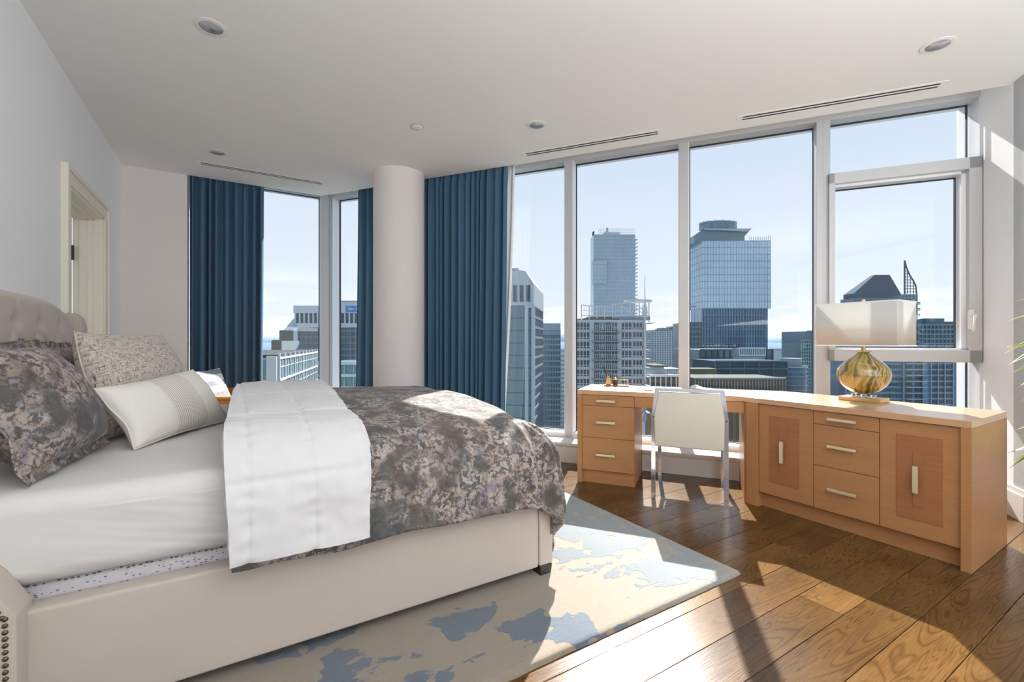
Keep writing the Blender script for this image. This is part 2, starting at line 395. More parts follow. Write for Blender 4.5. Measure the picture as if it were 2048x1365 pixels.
YZ = Matrix(((0, 0, 1, 0), (1, 0, 0, 0), (0, 1, 0, 0), (0, 0, 0, 1)))   # prism in yz plane, extruded along x
def grid(bm, nu, nv, fn, uv=False, close_u=False):
    vs = [[bm.verts.new(fn(i / (nu - (0 if close_u else 1)), j / (nv - 1))) for j in range(nv)] for i in range(nu)]
    lay = bm.loops.layers.uv.verify() if uv else None
    for i in range(nu if close_u else nu - 1):
        for j in range(nv - 1):
            i2 = (i + 1) % nu
            f = bm.faces.new((vs[i][j], vs[i2][j], vs[i2][j + 1], vs[i][j + 1]))
            if uv:
                for lp, (a, b) in zip(f.loops, ((i, j), (i + 1, j), (i + 1, j + 1), (i, j + 1))): lp[lay].uv = (a / (nu - 1), b / (nv - 1))
    return vs
def thing(name, label, cat, loc=(0, 0, 0), rotz=0, group=None, kind=None, parent=None):
    o = bpy.data.objects.new(name, None); C.objects.link(o); o.location = loc; o.rotation_euler = (0, 0, rotz)
    o.empty_display_size = .1
    if label: o['label'] = label
    if cat: o['category'] = cat
    if group: o['group'] = group
    if kind: o['kind'] = kind
    if parent: o.parent = parent
    return o
def root_mtx(p):
    m_ = Matrix.Identity(4); ch = []
    while p is not None: ch.append(p); p = p.parent
    for q in reversed(ch): m_ = m_ @ Matrix.LocRotScale(q.location, q.rotation_euler, q.scale)
    return m_
def obj(name, bm, m_, parent=None, frame=ID, smooth=False, label=None, cat=None, kind=None, group=None, origin=None, local=False, angle=None):
    """bm is in `frame` coordinates (world = frame @ co); it becomes one mesh object. local=True: bm already in the parent's own frame"""
    me = bpy.data.meshes.new(name)
    if not local: bmesh.ops.transform(bm, matrix=root_mtx(parent).inverted() @ frame, verts=bm.verts)
    if origin is None:
        xs = [v_.co for v_ in bm.verts]
        lo = V([min(c[i] for c in xs) for i in range(3)]); hi = V([max(c[i] for c in xs) for i in range(3)])
        origin = V(((lo.x + hi.x) / 2, (lo.y + hi.y) / 2, lo.z))
    origin = V(origin)
    bmesh.ops.translate(bm, vec=-origin, verts=bm.verts)
    bm.to_mesh(me); bm.free(); me.materials.append(m_)
    o = bpy.data.objects.new(name, me); C.objects.link(o); o.location = origin
    if parent: o.parent = parent
    if smooth:
        for p in me.polygons: p.use_smooth = True
        if angle:
            try: me.set_sharp_from_angle(angle=math.radians(angle))
            except Exception: pass
    if label: o['label'] = label
    if cat: o['category'] = cat
    if kind: o['kind'] = kind
    if group: o['group'] = group
    return o
def bx(name, dims, m_, parent=None, frame=ID, bev=0., **k):
    bm = bmesh.new(); box(bm, *dims, bev=bev); return obj(name, bm, m_, parent, frame, **k)
def inst(src, loc, parent=None, rot=None):
    o = src.copy(); C.objects.link(o); o.location = loc
    if parent is not None: o.parent = parent
    if rot is not None: o.rotation_euler = rot
    return o
def solid(o, t, off=0.):
    md = o.modifiers.new('thickness', 'SOLIDIFY'); md.thickness = t; md.offset = off; return md

# ================================================================== STRUCTURE
H = 2.87
XL, YB = -.904, 5.74
# --- floor: boards laid along x
fl = thing('floor', None, None, kind='structure')
bm = bmesh.new()
prism(bm, [(-1.2, -3.2), (8.0, -3.2), ((4.6 + .5845 * 3.2) / .8114, -3.2), ((4.6 - .5845 * 6.3) / .8114, 6.3), (-1.2, 6.3)][0:1] + [((4.6 + .5845 * 3.2) / .8114, -3.2), ((4.6 - .5845 * 6.3) / .8114, 6.3), (-1.2, 6.3)], -.05, -.016)
obj('subfloor', bm, M['dark'], fl)
PW = .1785
def in_room(x, y):
    d = .8114 * x + .5845 * y
    return x > XL - .1 and y < 6.35 and (d < 4.75)
plank_src = {}
def plank_mesh(L):
    k = round(L, 2)
    if k not in plank_src:
        bm = bmesh.new(); box(bm, 0, k - .0015, 0, PW - .0022, -.0155, 0, bev=.0012, seg=1)
        me = bpy.data.meshes.new('plank'); bm.to_mesh(me); bm.free(); me.materials.append(M['plank']); plank_src[k] = me
    return plank_src[k]
y = .547 - PW * 9
row = 0; pc_ = 0
while y < 6.1:
    random.seed(100 + row)
    x = XL - .1 - random.random() * 1.2
    while x < 6.2:
        L = random.choice((1.4, 1.9, 2.3, 2.7))
        xe = (4.5 - .5845 * (y + PW)) / .8114
        L = min(L, xe - x)
        if L > .15 and x < 5.6 and y < 6.2:
            o = bpy.data.objects.new('plank', plank_mesh(L)); C.objects.link(o); o.location = (x, y, 0); o.parent = fl; pc_ += 1
        x += max(L, .1)
    y += PW; row += 1

# --- ceiling with a recessed pocket along the glazing
bm = bmesh.new()
CE = 4.083   # inner edge of the window pocket (window frame distance)
def W2(s, d): p = WIN @ V((s, d, 0)); return (p.x, p.y)
ycor = YB
# ceiling slab polygon
pA = (XL - .2, -3.0)
cx_c = (CE - .5845 * YB) / .8114
poly = [(XL - .2, -3.0), (6.4, -3.0), W2(5.3, 3.0), W2(2.1, 3.0), W2(2.1, CE), (cx_c, YB), (XL - .2, YB)]
prism(bm, poly, H, H + .14)
obj('ceiling', bm, M['ceiling'], kind='structure')
bm = bmesh.new()
poly = [(XL - .2, YB - .3), (cx_c - .3, YB - .3), W2(2.1, CE - .3), W2(2.1, 4.75), W2(-4.62, 4.75), (1.0, 6.4), (XL - .2, 6.4)]
prism(bm, poly, H + .141, H + .26)
obj('ceiling', bm, M['ceiling'], kind='structure')

# --- walls
DY0, DY1, DZ = 4.00, 4.94, 2.17
bm = bmesh.new()
box(bm, XL - .16, XL, -3.0, DY0, 0, H); box(bm, XL - .16, XL, DY1, 6.3, 0, H); box(bm, XL - .16, XL, DY0, DY1, DZ, H)
obj('wall_left', bm, M['wall'], kind='structure')
bx('wall_back', (XL, -.388, YB, 6.28, 0, H), M['wall_pink'], kind='structure')
bm = bmesh.new()
box(bm, 1.905, 2.1, 3.93, 4.78, 0, H + .14); box(bm, 1.905, 5.3, 3.93 - .0, 4.05, 0, H)
obj('wall_right', bm, M['wall'], frame=WIN, kind='structure')
# low wall under the glazing and its sill
bm = bmesh.new(); box(bm, -4.62, 1.905, 4.215, 4.62, 0, .165); obj('wall_window', bm, M['trimw'], frame=WIN, kind='structure')
bm = bmesh.new(); box(bm, -.39, 1.2, YB + .14, 6.3, 0, .165); obj('wall_corner', bm, M['trimw'], kind='structure')
bm = bmesh.new(); box(bm, -4.45, 1.905, 4.185, 4.47, .165, .192, bev=.004); obj('window_sill', bm, M['trimw'], frame=WIN, kind='structure')
bm = bmesh.new(); box(bm, -.388, .92, YB + .11, 6.2, .165, .192, bev=.004); obj('window_sill', bm, M['trimw'], kind='structure')
bm = bmesh.new(); box(bm, -4.4, 1.9, 4.197, 4.215, 0, .15, bev=.003); obj('baseboard_window', bm, M['trimw'], frame=WIN, kind='structure')
def baseboard(name, dims_fn, frame, h=.2):
    bm = bmesh.new(); dims_fn(bm); obj(name, bm, M['trimw'], frame=frame, kind='structure')
baseboard('baseboard_right', lambda b: (box(b, 1.885, 1.905, 3.91, 4.215, 0, .17, bev=.003), box(b, 1.893, 1.905, 3.918, 4.215, .17, .205, bev=.003),
          box(b, 1.905, 5.3, 3.91, 3.93, 0, .17, bev=.003), box(b, 1.905, 5.3, 3.918, 3.93, .17, .205, bev=.003)), WIN)
baseboard('baseboard_left', lambda b: (box(b, XL, XL + .018, -3, DY0 - .1, 0, .17, bev=.003), box(b, XL, XL + .018, DY1 + .1, YB, 0, .17, bev=.003)), ID)
baseboard('baseboard_back', lambda b: box(b, XL + .018, -.388, YB - .018, YB, 0, .17, bev=.003), ID)
# column
bm = bmesh.new(); lathe(bm, [(.256, 0), (.256, H)], 1.467, 4.594, 64)
o = obj('column', bm, M['wall_pink'], smooth=True, angle=40, kind='structure')

# --- door in the left wall
dr = thing('door_1', None, None, (XL, (DY0 + DY1) / 2, 0), kind='structure')
bm = bmesh.new()
for (a, g_, px) in ((.11, .0, .022), (.03, .002, .034)):
    box(bm, XL - .002, XL + px, DY0 - .11 - g_, DY0 - .11 + a, 0, DZ + .11 + g_, bev=.002)
    box(bm, XL - .002, XL + px, DY1 + .11 - a, DY1 + .11 + g_, 0, DZ + .11 + g_, bev=.002)
    box(bm, XL - .002, XL + px - .0006, DY0 - .11 + a, DY1 + .11 - a, DZ + .11 - a, DZ + .11 + g_ * .5, bev=.001)
obj('door_casing', bm, M['cream'], dr)
bm = bmesh.new()
for t, x1, x0 in ((.018, XL + .01, XL - .17), (.032, XL - .05, XL - .17), (.044, XL - .085, XL - .13)):
    box(bm, x0, x1, DY0, DY0 + t, 0, DZ); box(bm, x0, x1, DY1 - t, DY1, 0, DZ); box(bm, x0, x1, DY0, DY1, DZ - t, DZ)
obj('door_jamb', bm, M['cream'], dr)
bm = bmesh.new(); box(bm, XL - 1.0, XL - .175, DY1 - .07, DY1 - .03, .01, DZ - .03, bev=.002)
leaf = obj('door_leaf', bm, M['cream'], dr)
bm = bmesh.new(); box(bm, XL - .182, XL - .152, DY1 - .078, DY1 - .069, 1.80, 1.915, bev=.001)
for k in range(3): lathe(bm, [(.005, 0), (.005, .003)], 0, 0, 10, Matrix.Translation((XL - .167, DY1 - .078, 1.82 + .037 * k)) @ Matrix.Rotation(PI / 2, 4, 'X'))
obj('hinge', bm, M['black'], leaf, label='black door hinge plate')
bx('hall_wall', (XL - 1.5, XL - 1.35, 3.0, 6.6, 0, H), M['cream'], dr)
bx('hall_ceiling', (XL - 1.5, XL - .16, 3.0, 6.6, 2.5, 2.56), M['cream'], dr)

# --- glazing of the long wall (frame WIN)
HD = 3.0
MC = [-4.36, -3.33, -2.29, -1.23, -.148, .925, 1.945]      # mullion centres
def mullion(parent, s, w_=.072, name='mullion', d0=4.43):
    bm = bmesh.new(); box(bm, s - w_ / 2, s + w_ / 2, d0, 4.60, .17, HD + .05, bev=.002)
    box(bm, s - .0025, s + .0025, d0 - .0015, d0 + .01, .2, HD)
    return obj(name, bm, M['alu'], parent, WIN)
def pane(parent, s0, s1, z0, z1, d=4.565, frame=WIN):
    bm = bmesh.new(); box(bm, s0, s1, d, d + .012, z0, z1); p = obj('pane', bm, M['pane'], parent, frame)
    return p
def gasket(parent, s0, s1, z0, z1, d=4.553, frame=WIN):
    bm = bmesh.new(); t = .007
    box(bm, s0, s0 + t, d, d + .02, z0, z1); box(bm, s1 - t, s1, d, d + .02, z0, z1)
    box(bm, s0, s1, d, d + .02, z0, z0 + t); box(bm, s0, s1, d, d + .02, z1 - t, z1)
    obj('gasket', bm, M['gasket'], parent, frame)
for k in range(6):
    a, b = MC[k], MC[k + 1]
    wn = thing('window_%d' % (k + 1), None, None, WIN @ V(((a + b) / 2, 4.5, .19)), ANG, kind='structure')
    if k > 0: mullion(wn, a, .078 if k in (3, 4) else .095 if k == 5 else .07)
    if k == 5: 
        bm = bmesh.new(); box(bm, 1.905, 1.985, 4.43, 4.6, .17, HD + .05); obj('jamb', bm, M['alu_sunlit'], wn, WIN)
    s0, s1 = a + .045, b - .045
    if k == 0: s0 = a + .06
    bm = bmesh.new()
    box(bm, a + .03, b - .03, 4.432, 4.60, .185, .238, bev=.002)
    obj('bottom_rail', bm, M['alu_sunlit'], wn, WIN)
    bm = bmesh.new(); box(bm, a + .03, b - .03, 4.432, 4.60, HD - .03, HD + .06, bev=.002)
    obj('top_rail', bm, M['alu'], wn, WIN)
    # reveal faces beside the glass, sunlight painted in as paler metal
    bm = bmesh.new()
    box(bm, s0 - .014, s0, 4.436, 4.56, .238, HD - .03); box(bm, s1, s1 + .014, 4.436, 4.56, .238, HD - .03)
    obj('glazing_bead', bm, M['alu_sunlit'], wn, WIN)
    if k < 5:
        gasket(wn, s0, s1, .238, HD - .03); pane(wn, s0, s1, .238, HD - .03)
    else:
        # fixed light above, casement in the middle, fixed light below
        gasket(wn, s0, s1 - .02, 2.50, HD - .03); pane(wn, s0, s1 - .02, 2.50, HD - .03)
        gasket(wn, s0, s1 - .02, .238, 1.005); pane(wn, s0, s1 - .02, .238, 1.005)
        cs = bmesh.new(); A, B, z0, z1 = .957, 1.90, 1.0, 2.518
        box(cs, A, A + .040, 4.395, 4.55, z0, z1, bev=.003); box(cs, B - .075, B, 4.395, 4.55, z0, z1, bev=.003)
        box(cs, A, B, 4.395, 4.55, z0, z0 + .093, bev=.003); box(cs, A, B, 4.395, 4.55, z1 - .085, z1, bev=.003)
        cf = obj('casement_frame', cs, M['alu'], wn, WIN)
        cs = bmesh.new(); a1, b1, y0, y1 = A + .040, B - .075, z0 + .093, z1 - .085
        box(cs, a1, a1 + .012, 4.44, 4.54, y0, y1); box(cs, b1 - .028, b1, 4.44, 4.54, y0, y1); box(cs, a1, b1, 4.44, 4.54, y0, y0 + .012); box(cs, a1, b1, 4.44, 4.54, y1 - .02, y1)
        obj('casement_bead', cs, M['alu_sunlit'], wn, WIN)
        gasket(wn, a1 + .012, b1 - .028, y0 + .012, y1 - .02, 4.52); pane(wn, a1 + .012, b1 - .028, y0 + .012, y1 - .02, 4.53)
        hb = bmesh.new(); box(hb, 1.815, 1.842, 4.37, 4.398, 1.245, 1.39, bev=.004)
        hh = obj('handle_plate', hb, M['white'], wn, WIN)
        hb = bmesh.new()
        tube(hb, [(1.83, 4.375, 1.345), (1.83, 4.325, 1.345), (1.822, 4.31, 1.34), (1.818, 4.305, 1.325), (1.816, 4.31, 1.25), (1.813, 4.318, 1.225)], .009, 10)
        obj('handle', hb, M['white'], wn, WIN, smooth=True)
# --- corner post and the glazing of the back wall
wn = thing('window_7', None, None, (.3, 6.15, .19), kind='structure')
cp = WIN @ V((-4.36, 4.51, 0))
bm = bmesh.new(); box(bm, -4.40, -4.33, 4.43, 4.60, .17, HD + .05); obj('corner_post', bm, M['alu_sunlit'], wn, WIN)
bm = bmesh.new(); box(bm, .945, 1.045, 6.10, 6.21, .17, HD + .05); obj('corner_post', bm, M['alu'], wn)
bm = bmesh.new(); box(bm, -.41, -.33, 6.10, 6.28, .17, HD + .05); obj('jamb', bm, M['alu'], wn)
bm = bmesh.new(); box(bm, -.34, .95, 6.10, 6.26, .185, .238); obj('bottom_rail', bm, M['alu_sunlit'], wn)
bm = bmesh.new(); box(bm, -.34, .95, 6.10, 6.26, HD - .03, HD + .06); obj('top_rail', bm, M['alu'], wn)
gasket(wn, -.33, .945, .238, HD - .03, 6.165, ID); pane(wn, -.33, .945, .238, HD - .03, 6.18, ID)

# --- ceiling fittings
def downlight(x, y, label):
    t = thing('downlight', label, 'downlight', (x, y, H), group='recessed ceiling downlights')
    bm = bmesh.new(); lathe(bm, [(.078, -.001), (.078, -.004), (.057, -.006), (.055, -.001)], 0, 0, 40)
    obj('trim_ring', bm, M['white'], t, local=True, smooth=True, angle=40, origin=(0, 0, 0))
    bm = bmesh.new(); 
    prof = [(.0565, -.0052), (.0565, -.002), (.0535, -.0015), (.05, .03), (.032, .06), (.031, .085), (.0, .086)]
    lathe(bm, prof, 0, 0, 40); obj('reflector', bm, M['grey_refl'], t, local=True, smooth=True, origin=(0, 0, 0))
    bm = bmesh.new(); lathe(bm, [(.0, .066), (.028, .067), (.028, .075), (0, .076)], 0, 0, 24); obj('lens', bm, M['dark'], t, local=True, smooth=True, origin=(0, 0, 0))
DL = [(-.095, 2.967, 'recessed ceiling downlight above the bed, largest at upper left'),
      (-.108, 4.909, 'small recessed downlight beside the vent over the left curtain'),
      (2.053, 2.961, 'recessed downlight near the middle of the ceiling beside the middle vent'),
      (3.469, .947, 'recessed downlight above the desk lamp at upper right')]
for a in DL: downlight(*a)
# holes for the lights are modelled by a boolean on the ceiling slab
ceil = [o for o in C.objects if o.name == 'ceiling'][0]
bm = bmesh.new()
for x, y, _ in DL: lathe(bm, [(.0566, H - .05), (.0566, H + .11)], x, y, 40)
def slots(bm, cx0, cx1, cy, frame, z0, z1, hw):
    for s_ in (-.017, .017): box(bm, cx0, cx1, cy + s_ - hw, cy + s_ + hw, z0, z1, mtx=frame)
VT = [(-.25, .835, 5.285, ID, 'long linear air vent in the ceiling in front of the left curtain'),
      (-1.48, -.33, 3.90, WIN, 'middle linear air vent in the ceiling above the desk end with the pen set'),
      (.29, 1.465, 3.90, WIN, 'linear air vent in the ceiling at right above the table lamp')]
me = bpy.data.meshes.new('cut'); bm.to_mesh(me); bm.free()
cut = bpy.data.objects.new('cut', me); C.objects.link(cut)
md = ceil.modifiers.new('holes', 'BOOLEAN'); md.object = cut; md.operation = 'DIFFERENCE'; md.solver = 'EXACT'
dg = bpy.context.evaluated_depsgraph_get(); me2 = bpy.data.meshes.new_from_object(ceil.evaluated_get(dg))
ceil.modifiers.clear(); ceil.data = me2
# cutter coordinates equal world; the slab origin is handled by the modifier
bpy.data.objects.remove(cut)
for a, b, c_, f_, lab in VT:
    t = thing('ceiling_vent', lab, 'vent', f_ @ V(((a + b) / 2, c_, H)), ANG if f_ is WIN else 0, group='linear ceiling vents')
    bm = bmesh.new(); z0_, z1_ = H - .0035, H - .0005
    box(bm, a - .03, b + .03, c_ - .052, c_ - .031, z0_, z1_); box(bm, a - .03, b + .03, c_ + .031, c_ + .052, z0_, z1_)
    box(bm, a - .03, a, c_ - .031, c_ + .031, z0_, z1_); box(bm, b, b + .03, c_ - .031, c_ + .031, z0_, z1_)
    box(bm, a, b, c_ - .008, c_ + .008, z0_, z1_)
    obj('vent_frame', bm, M['ceiling'], t, f_)
    for q in (-.0195, .0195):
        bm = bmesh.new(); box(bm, a, b, c_ + q - .0113, c_ + q + .0113, H - .0018, H - .0005); obj('vent_slot_shade', bm, M['dark'], t, f_)  # flat dark strip stands in for the shade inside the slot
t = thing('ceiling_cover', 'small round flush white cover plate in the ceiling in front of the column', 'ceiling plate', (1.261, 3.489, H))
bm = bmesh.new(); lathe(bm, [(.048, -.0005), (.048, -.006), (.044, -.008), (0, -.009)], 0, 0, 40); obj('plate', bm, M['ceiling'], t, local=True, smooth=True, angle=30)
bm = bmesh.new(); lathe(bm, [(.051, -.0003), (.051, -.0015), (.0485, -.0015), (.0485, -.0003)], 0, 0, 40); obj('gap_ring', bm, M['dark'], t, local=True)

# outlet on the low wall
t = thing('wall_outlet', 'white double power outlet on the low wall behind the desk chair', 'outlet', WIN @ V((-.39, 4.197, .06)), ANG)
bm = bmesh.new(); box(bm, -.445, -.335, 4.19, 4.197, .035, .115, bev=.002); pl = obj('cover_plate', bm, M['white'], t, WIN)
for s_ in (-.415, -.365):
    bm = bmesh.new(); box(bm, s_ - .016, s_ + .016, 4.187, 4.191, .052, .098, bev=.002); r_ = obj('socket', bm, M['trimw'], t, WIN)
    bm = bmesh.new(); box(bm, s_ - .007, s_ - .005, 4.1862, 4.1875, .072, .086); box(bm, s_ + .005, s_ + .007, 4.1862, 4.1875, .072, .086); obj('slot', bm, M['dark'], r_, WIN)

# ================================================================== CURTAINS
def curtain(name, label, p0, p1, waves, amp, seed, mat_, z0=.015, z1=2.985, flare0=0., flare1=0., cat='curtain', grp='floor length curtains', bulge=0.):
    """p0,p1: xy of both ends; pleats run across the line"""
    p0, p1 = V((*p0, 0)), V((*p1, 0)); d = (p1 - p0); L = d.length; d.normalize(); nrm = V((-d.y, d.x, 0))
    rnd = random.Random(seed); ph = [rnd.uniform(0, 6.28) for _ in range(6)]
    knots = [0.]
    for _ in range(waves): knots.append(knots[-1] + rnd.uniform(.55, 1.5))
    tot = knots[-1]; knots = [k / tot for k in knots]; amps = [rnd.uniform(.6, 1.25) for _ in knots]
    def prof(u, zz):
        u = min(max(u + .012 * (1 - zz) * math.sin(5 * u + ph[0]), 0), 1)
        for i in range(waves):
            if u <= knots[i + 1] or i == waves - 1:
                t_ = (u - knots[i]) / (knots[i + 1] - knots[i]); break
        a = amps[i]
        s_ = math.sin(2 * PI * t_)
        w_ = s_ * a
        w_ += .10 * math.sin(4 * PI * t_ + ph[1]) * zz
        return w_, math.cos(2 * PI * t_) * a
    def fn(u, v):
        zz = v; z = z0 + (z1 - z0) * v
        w_, c_ = prof(u, zz)
        top = max(0, (v - .93) / .07)
        am = amp * (1 - .45 * top) * (1. + .25 * (1 - v))
        if top > 0: w_ = w_ * (1 - .4 * top) + .5 * top * math.sin(u * waves * 4 * PI + ph[3])
        off = flare0 * (1 - v) ** 1.5 * (1 - u) - flare1 * (1 - v) ** 1.5 * u
        q = p0 + d * (u * L - off) + nrm * (w_ * am + bulge * math.sin(PI * v)) + d * (.35 * am * math.sin(2 * PI * u * waves * .5 + ph[2]) * .4)
        return (q.x, q.y, z + (.004 * math.sin(u * waves * 9) if v == 1 else 0))
    bm = bmesh.new(); grid(bm, waves * 26, 44, fn)
    t = thing(name, label, cat, (*(p0 + d * L / 2).xy, 0), group=grp)
    o = obj('panel', bm, mat_, t, smooth=True); solid(o, .004)
    # rail in the pocket
    bm = bmesh.new(); tube(bm, [p0 + V((0, 0, z1 + .004)), p1 + V((0, 0, z1 + .004))], .008, 8); obj('curtain_rail', bm, M['white'], t)
    return t
curtain('curtain', 'blue floor length curtain left of the corner window, beside the back wall', (-.372, 5.795), (.312, 5.795), 9, .038, 3, M['curtain'], flare1=-.02)
curtain('curtain', 'narrow blue curtain panel showing left of the round column', W2(-3.62, 4.135), W2(-3.20, 4.135), 4, .034, 5, M['curtain'], flare0=.05)
curtain('curtain', 'wide blue floor length curtain right of the round column', W2(-2.87, 4.135), W2(-1.768, 4.135), 15, .034, 9, M['curtain'], flare1=-.03)
curtain('sheer_curtain', 'thin white sheer curtain edge at the right of the wide blue curtain', W2(-2.3, 4.33), W2(-1.775, 4.33), 9, .028, 12, M['sheer'], z0=.2, flare1=-.12, cat='curtain', grp=None)
curtain('sheer_curtain', 'narrow white sheer edge between back wall and left blue curtain', (-.375, 6.03), (-.1, 6.03), 4, .02, 14, M['sheer'], z0=.2, cat='curtain', grp=None)

# ================================================================== RUG
t = thing('rug', 'large beige wool rug with blue grey abstract blotches under the bed', 'rug', (.85, 2.9, 0))
bm = bmesh.new()
def rugfn(u, v):
    x = -.5 + 2.65 * u; yy = 1.325 + 2.6 * v
    e_ = min(u, 1 - u) * 2.65; e2 = min(v, 1 - v) * 2.6; e_ = min(e_, e2)
    z = .021 * min(1, (e_ / .012)) ** .5 + .0012 * noise.noise(V((x * 30, yy * 30, 0)))
    j = .004 * noise.noise(V((x * 9, yy * 9, 3)))
    return (x + j * (1 if u in (0, 1) else 0), yy + j * (1 if v in (0, 1) else 0), max(z, .0006) if e_ > 0 else .0006)
def uvn(k, n_):  # denser near the rim
    return k
bm = bmesh.new(); NU, NV = 150, 160
def wr(a): 
    return a + 0
us = [0, .0012, .0024, .004] + [.01 + .98 * i / 120 for i in range(121)] + [.996, .9976, .9988, 1]
vs_ = [[bm.verts.new(rugfn(a, b)) for b in us] for a in us]
for i in range(len(us) - 1):
    for j in range(len(us) - 1): bm.faces.new((vs_[i][j], vs_[i + 1][j], vs_[i + 1][j + 1], vs_[i][j + 1]))
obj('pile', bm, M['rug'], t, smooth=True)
bx('backing', (-.497, 2.147, 1.329, 3.92, .0003, .008), M['oakd'], t)

# ================================================================== BED
BX0, BX1, BY0, BY1 = -.80, 1.35, 1.80, 3.88
RZ = .021
bed = thing('bed', 'cream upholstered bed with tufted wingback headboard on the rug', 'bed', (.27, 2.84, RZ))
def pad(name, dims, m_, parent, bev=.02, label=None):
    bm = bmesh.new(); box(bm, *dims, bev=bev, seg=4); return obj(name, bm, m_, parent, smooth=True, angle=50, label=label)
pad('side_rail', (-.60, 1.262, BY0, BY0 + .075, RZ + .045, .40), M['linen'], bed, .012)
pad('side_rail', (-.60, 1.262, BY1 - .075, BY1, RZ + .045, .40), M['linen'], bed, .012)
pad('footboard', (1.266, BX1, BY0, BY1, RZ + .045, .41), M['linen'], bed, .014)
bm = bmesh.new(); box(bm, -.6, 1.27, BY0 + .07, BY1 - .07, .12, .16); obj('slat_base', bm, M['dark'], bed)
for x_, y_ in ((1.275, BY0 + .005), (1.275, BY1 - .075), (-.5, BY0 + .02), (-.5, BY1 - .09)):
    bm = bmesh.new(); b2 = [(x_, y_), (x_ + .07, y_), (x_ + .07, y_ + .07), (x_, y_ + .07)]
    prism(bm, [(0, RZ), (.062, RZ), (.07, RZ + .046), (0, RZ + .046)], y_, y_ + .065, Matrix.Translation((x_, 0, 0)) @ XZ)
    obj('leg', bm, M['black'], bed, label='dark wooden block leg')
# headboard
YC = 2.84
def hb_top(y): 
    a = abs(y - YC); return 1.388 - .19 * max(0, (a - .38) / .62) ** 2.1
btn = []
sp_y, sp_z = .30, .17
for r in range(6):
    z = 1.238 - r * sp_z
    k0 = [YC + (-.30 * 3 + .30 * i + (0 if r % 2 == 0 else .15)) + .0 for i in range(7)]
    for yb in k0:
        if abs(yb - YC) < .98: btn.append((yb, z))
def hb_depth(y, z):
    d = .075
    zt = hb_top(y)
    # pleats from the top row of buttons to the edge
    for yb, zb in btn:
        r2 = (y - yb) ** 2 + (z - zb) ** 2
        if r2 < .04: d -= .052 * math.exp(-r2 / .0016)
    # diagonal creases
    for r in range(0, 5):
        pass
    u_ = (y - YC) / sp_y; w_ = (z - 1.238) / sp_z
    if z < 1.238:
        a_ = (u_ + w_ * .5); b_ = (u_ - w_ * .5)
        for q in (a_, b_):
            f_ = abs(q - round(q)); d -= .020 * math.exp(-(f_ / .055) ** 2)
    else:
        f_ = abs(u_ - round(u_)); fade = 1 - max(0, (z - 1.238) / max(.01, zt - 1.238)) * .75
        d -= .022 * math.exp(-(f_ / .05) ** 2) * fade
    e_ = (zt - z); 
    if e_ < .05: d *= max(0, 1 - ((.05 - e_) / .05) ** 2.2) ** .6
    ey = 1.0 - abs(y - YC)
    if ey < .05: d *= max(.2, 1 - ((.05 - ey) / .05) ** 2)
    return d
bm = bmesh.new()
def hbf(u, v):
    y_ = YC - 1.0 + 2.0 * u; z0_ = .35; z_ = z0_ + (hb_top(y_) - z0_) * v
    return (XL + .03 + hb_depth(y_, z_), y_, z_)
grid(bm, 260, 130, hbf); hb = obj('headboard', bm, M['linen'], bed, smooth=True)
bm = bmesh.new(); poly = [(YC - 1.0, .05)] + [(YC - 1.0 + 2.0 * i / 40, hb_top(YC - 1.0 + 2.0 * i / 40)) for i in range(41)] + [(YC + 1.0, .05)]
prism(bm, poly, XL + .004, XL + .035, YZ); obj('headboard_back', bm, M['linen'], bed)
src = None
for yb, zb in btn:
    if src is None:
        bm = bmesh.new(); lathe(bm, [(.0, .009), (.008, .007), (.012, .002), (.011, 0)], 0, 0, 12, Matrix.Rotation(PI / 2, 4, 'Y'))
        src = obj('button', bm, M['linen'], hb, local=True, smooth=True, origin=(0, 0, 0)); first = True
    p = root_mtx(hb).inverted() @ V((XL + .03 + hb_depth(yb, zb) - .002, yb, zb))
    if first: src.location = p; first = False
    else: inst(src, p, hb)
# wings
wp = [(XL + .004, RZ), (XL + .004, 1.30), (-.872, 1.335), (-.835, 1.335), (-.808, 1.31), (-.795, 1.26), (-.79, 1.17), (-.775, 1.02), (-.735, .84), (-.67, .70), (-.60, .60), (-.535, .515), (-.487, .425), (-.484, RZ)]
for y0_, y1_, side in ((1.725, 1.84, -1), (3.84, 3.955, 1)):
    bm = bmesh.new(); prism(bm, wp, y0_, y1_, XZ, bev=.008); wg = obj('headboard_wing', bm, M['linen'], bed, smooth=True, angle=40)
    # nailheads along the front edge of both visible faces
    path = [V(p) for p in wp[4:]]; ins = .022
    yy = y0_ - .001 if side < 0 else y1_ + .001
    nsrc = None; nh = 0
    dist = 0.; seg = 0; pos = path[0].copy(); pts = []
    for a_, b_ in zip(path, path[1:]):
        n_ = max(1, round((b_ - a_).length / .0172)); dv_ = (b_ - a_).normalized(); nn = V((dv_.y, -dv_.x))
        for i in range(n_): pts.append(a_ + (b_ - a_) * i / n_ + nn * ins)
    for q in pts:
        if q.y < .1: continue
        if nsrc is None:
            bm = bmesh.new(); lathe(bm, [(.0068, 0), (.0062, .002), (.004, .0038), (0, .0045)], 0, 0, 10, Matrix.Rotation(PI / 2 * (1 if side < 0 else -1), 4, 'X'))
            nsrc = obj('nailhead', bm, M['nail'], wg, local=True, smooth=True, origin=(0, 0, 0)); nsrc.location = root_mtx(wg).inverted() @ V((q.x, yy, q.y))
        else: inst(nsrc, root_mtx(wg).inverted() @ V((q.x, yy, q.y)), wg)
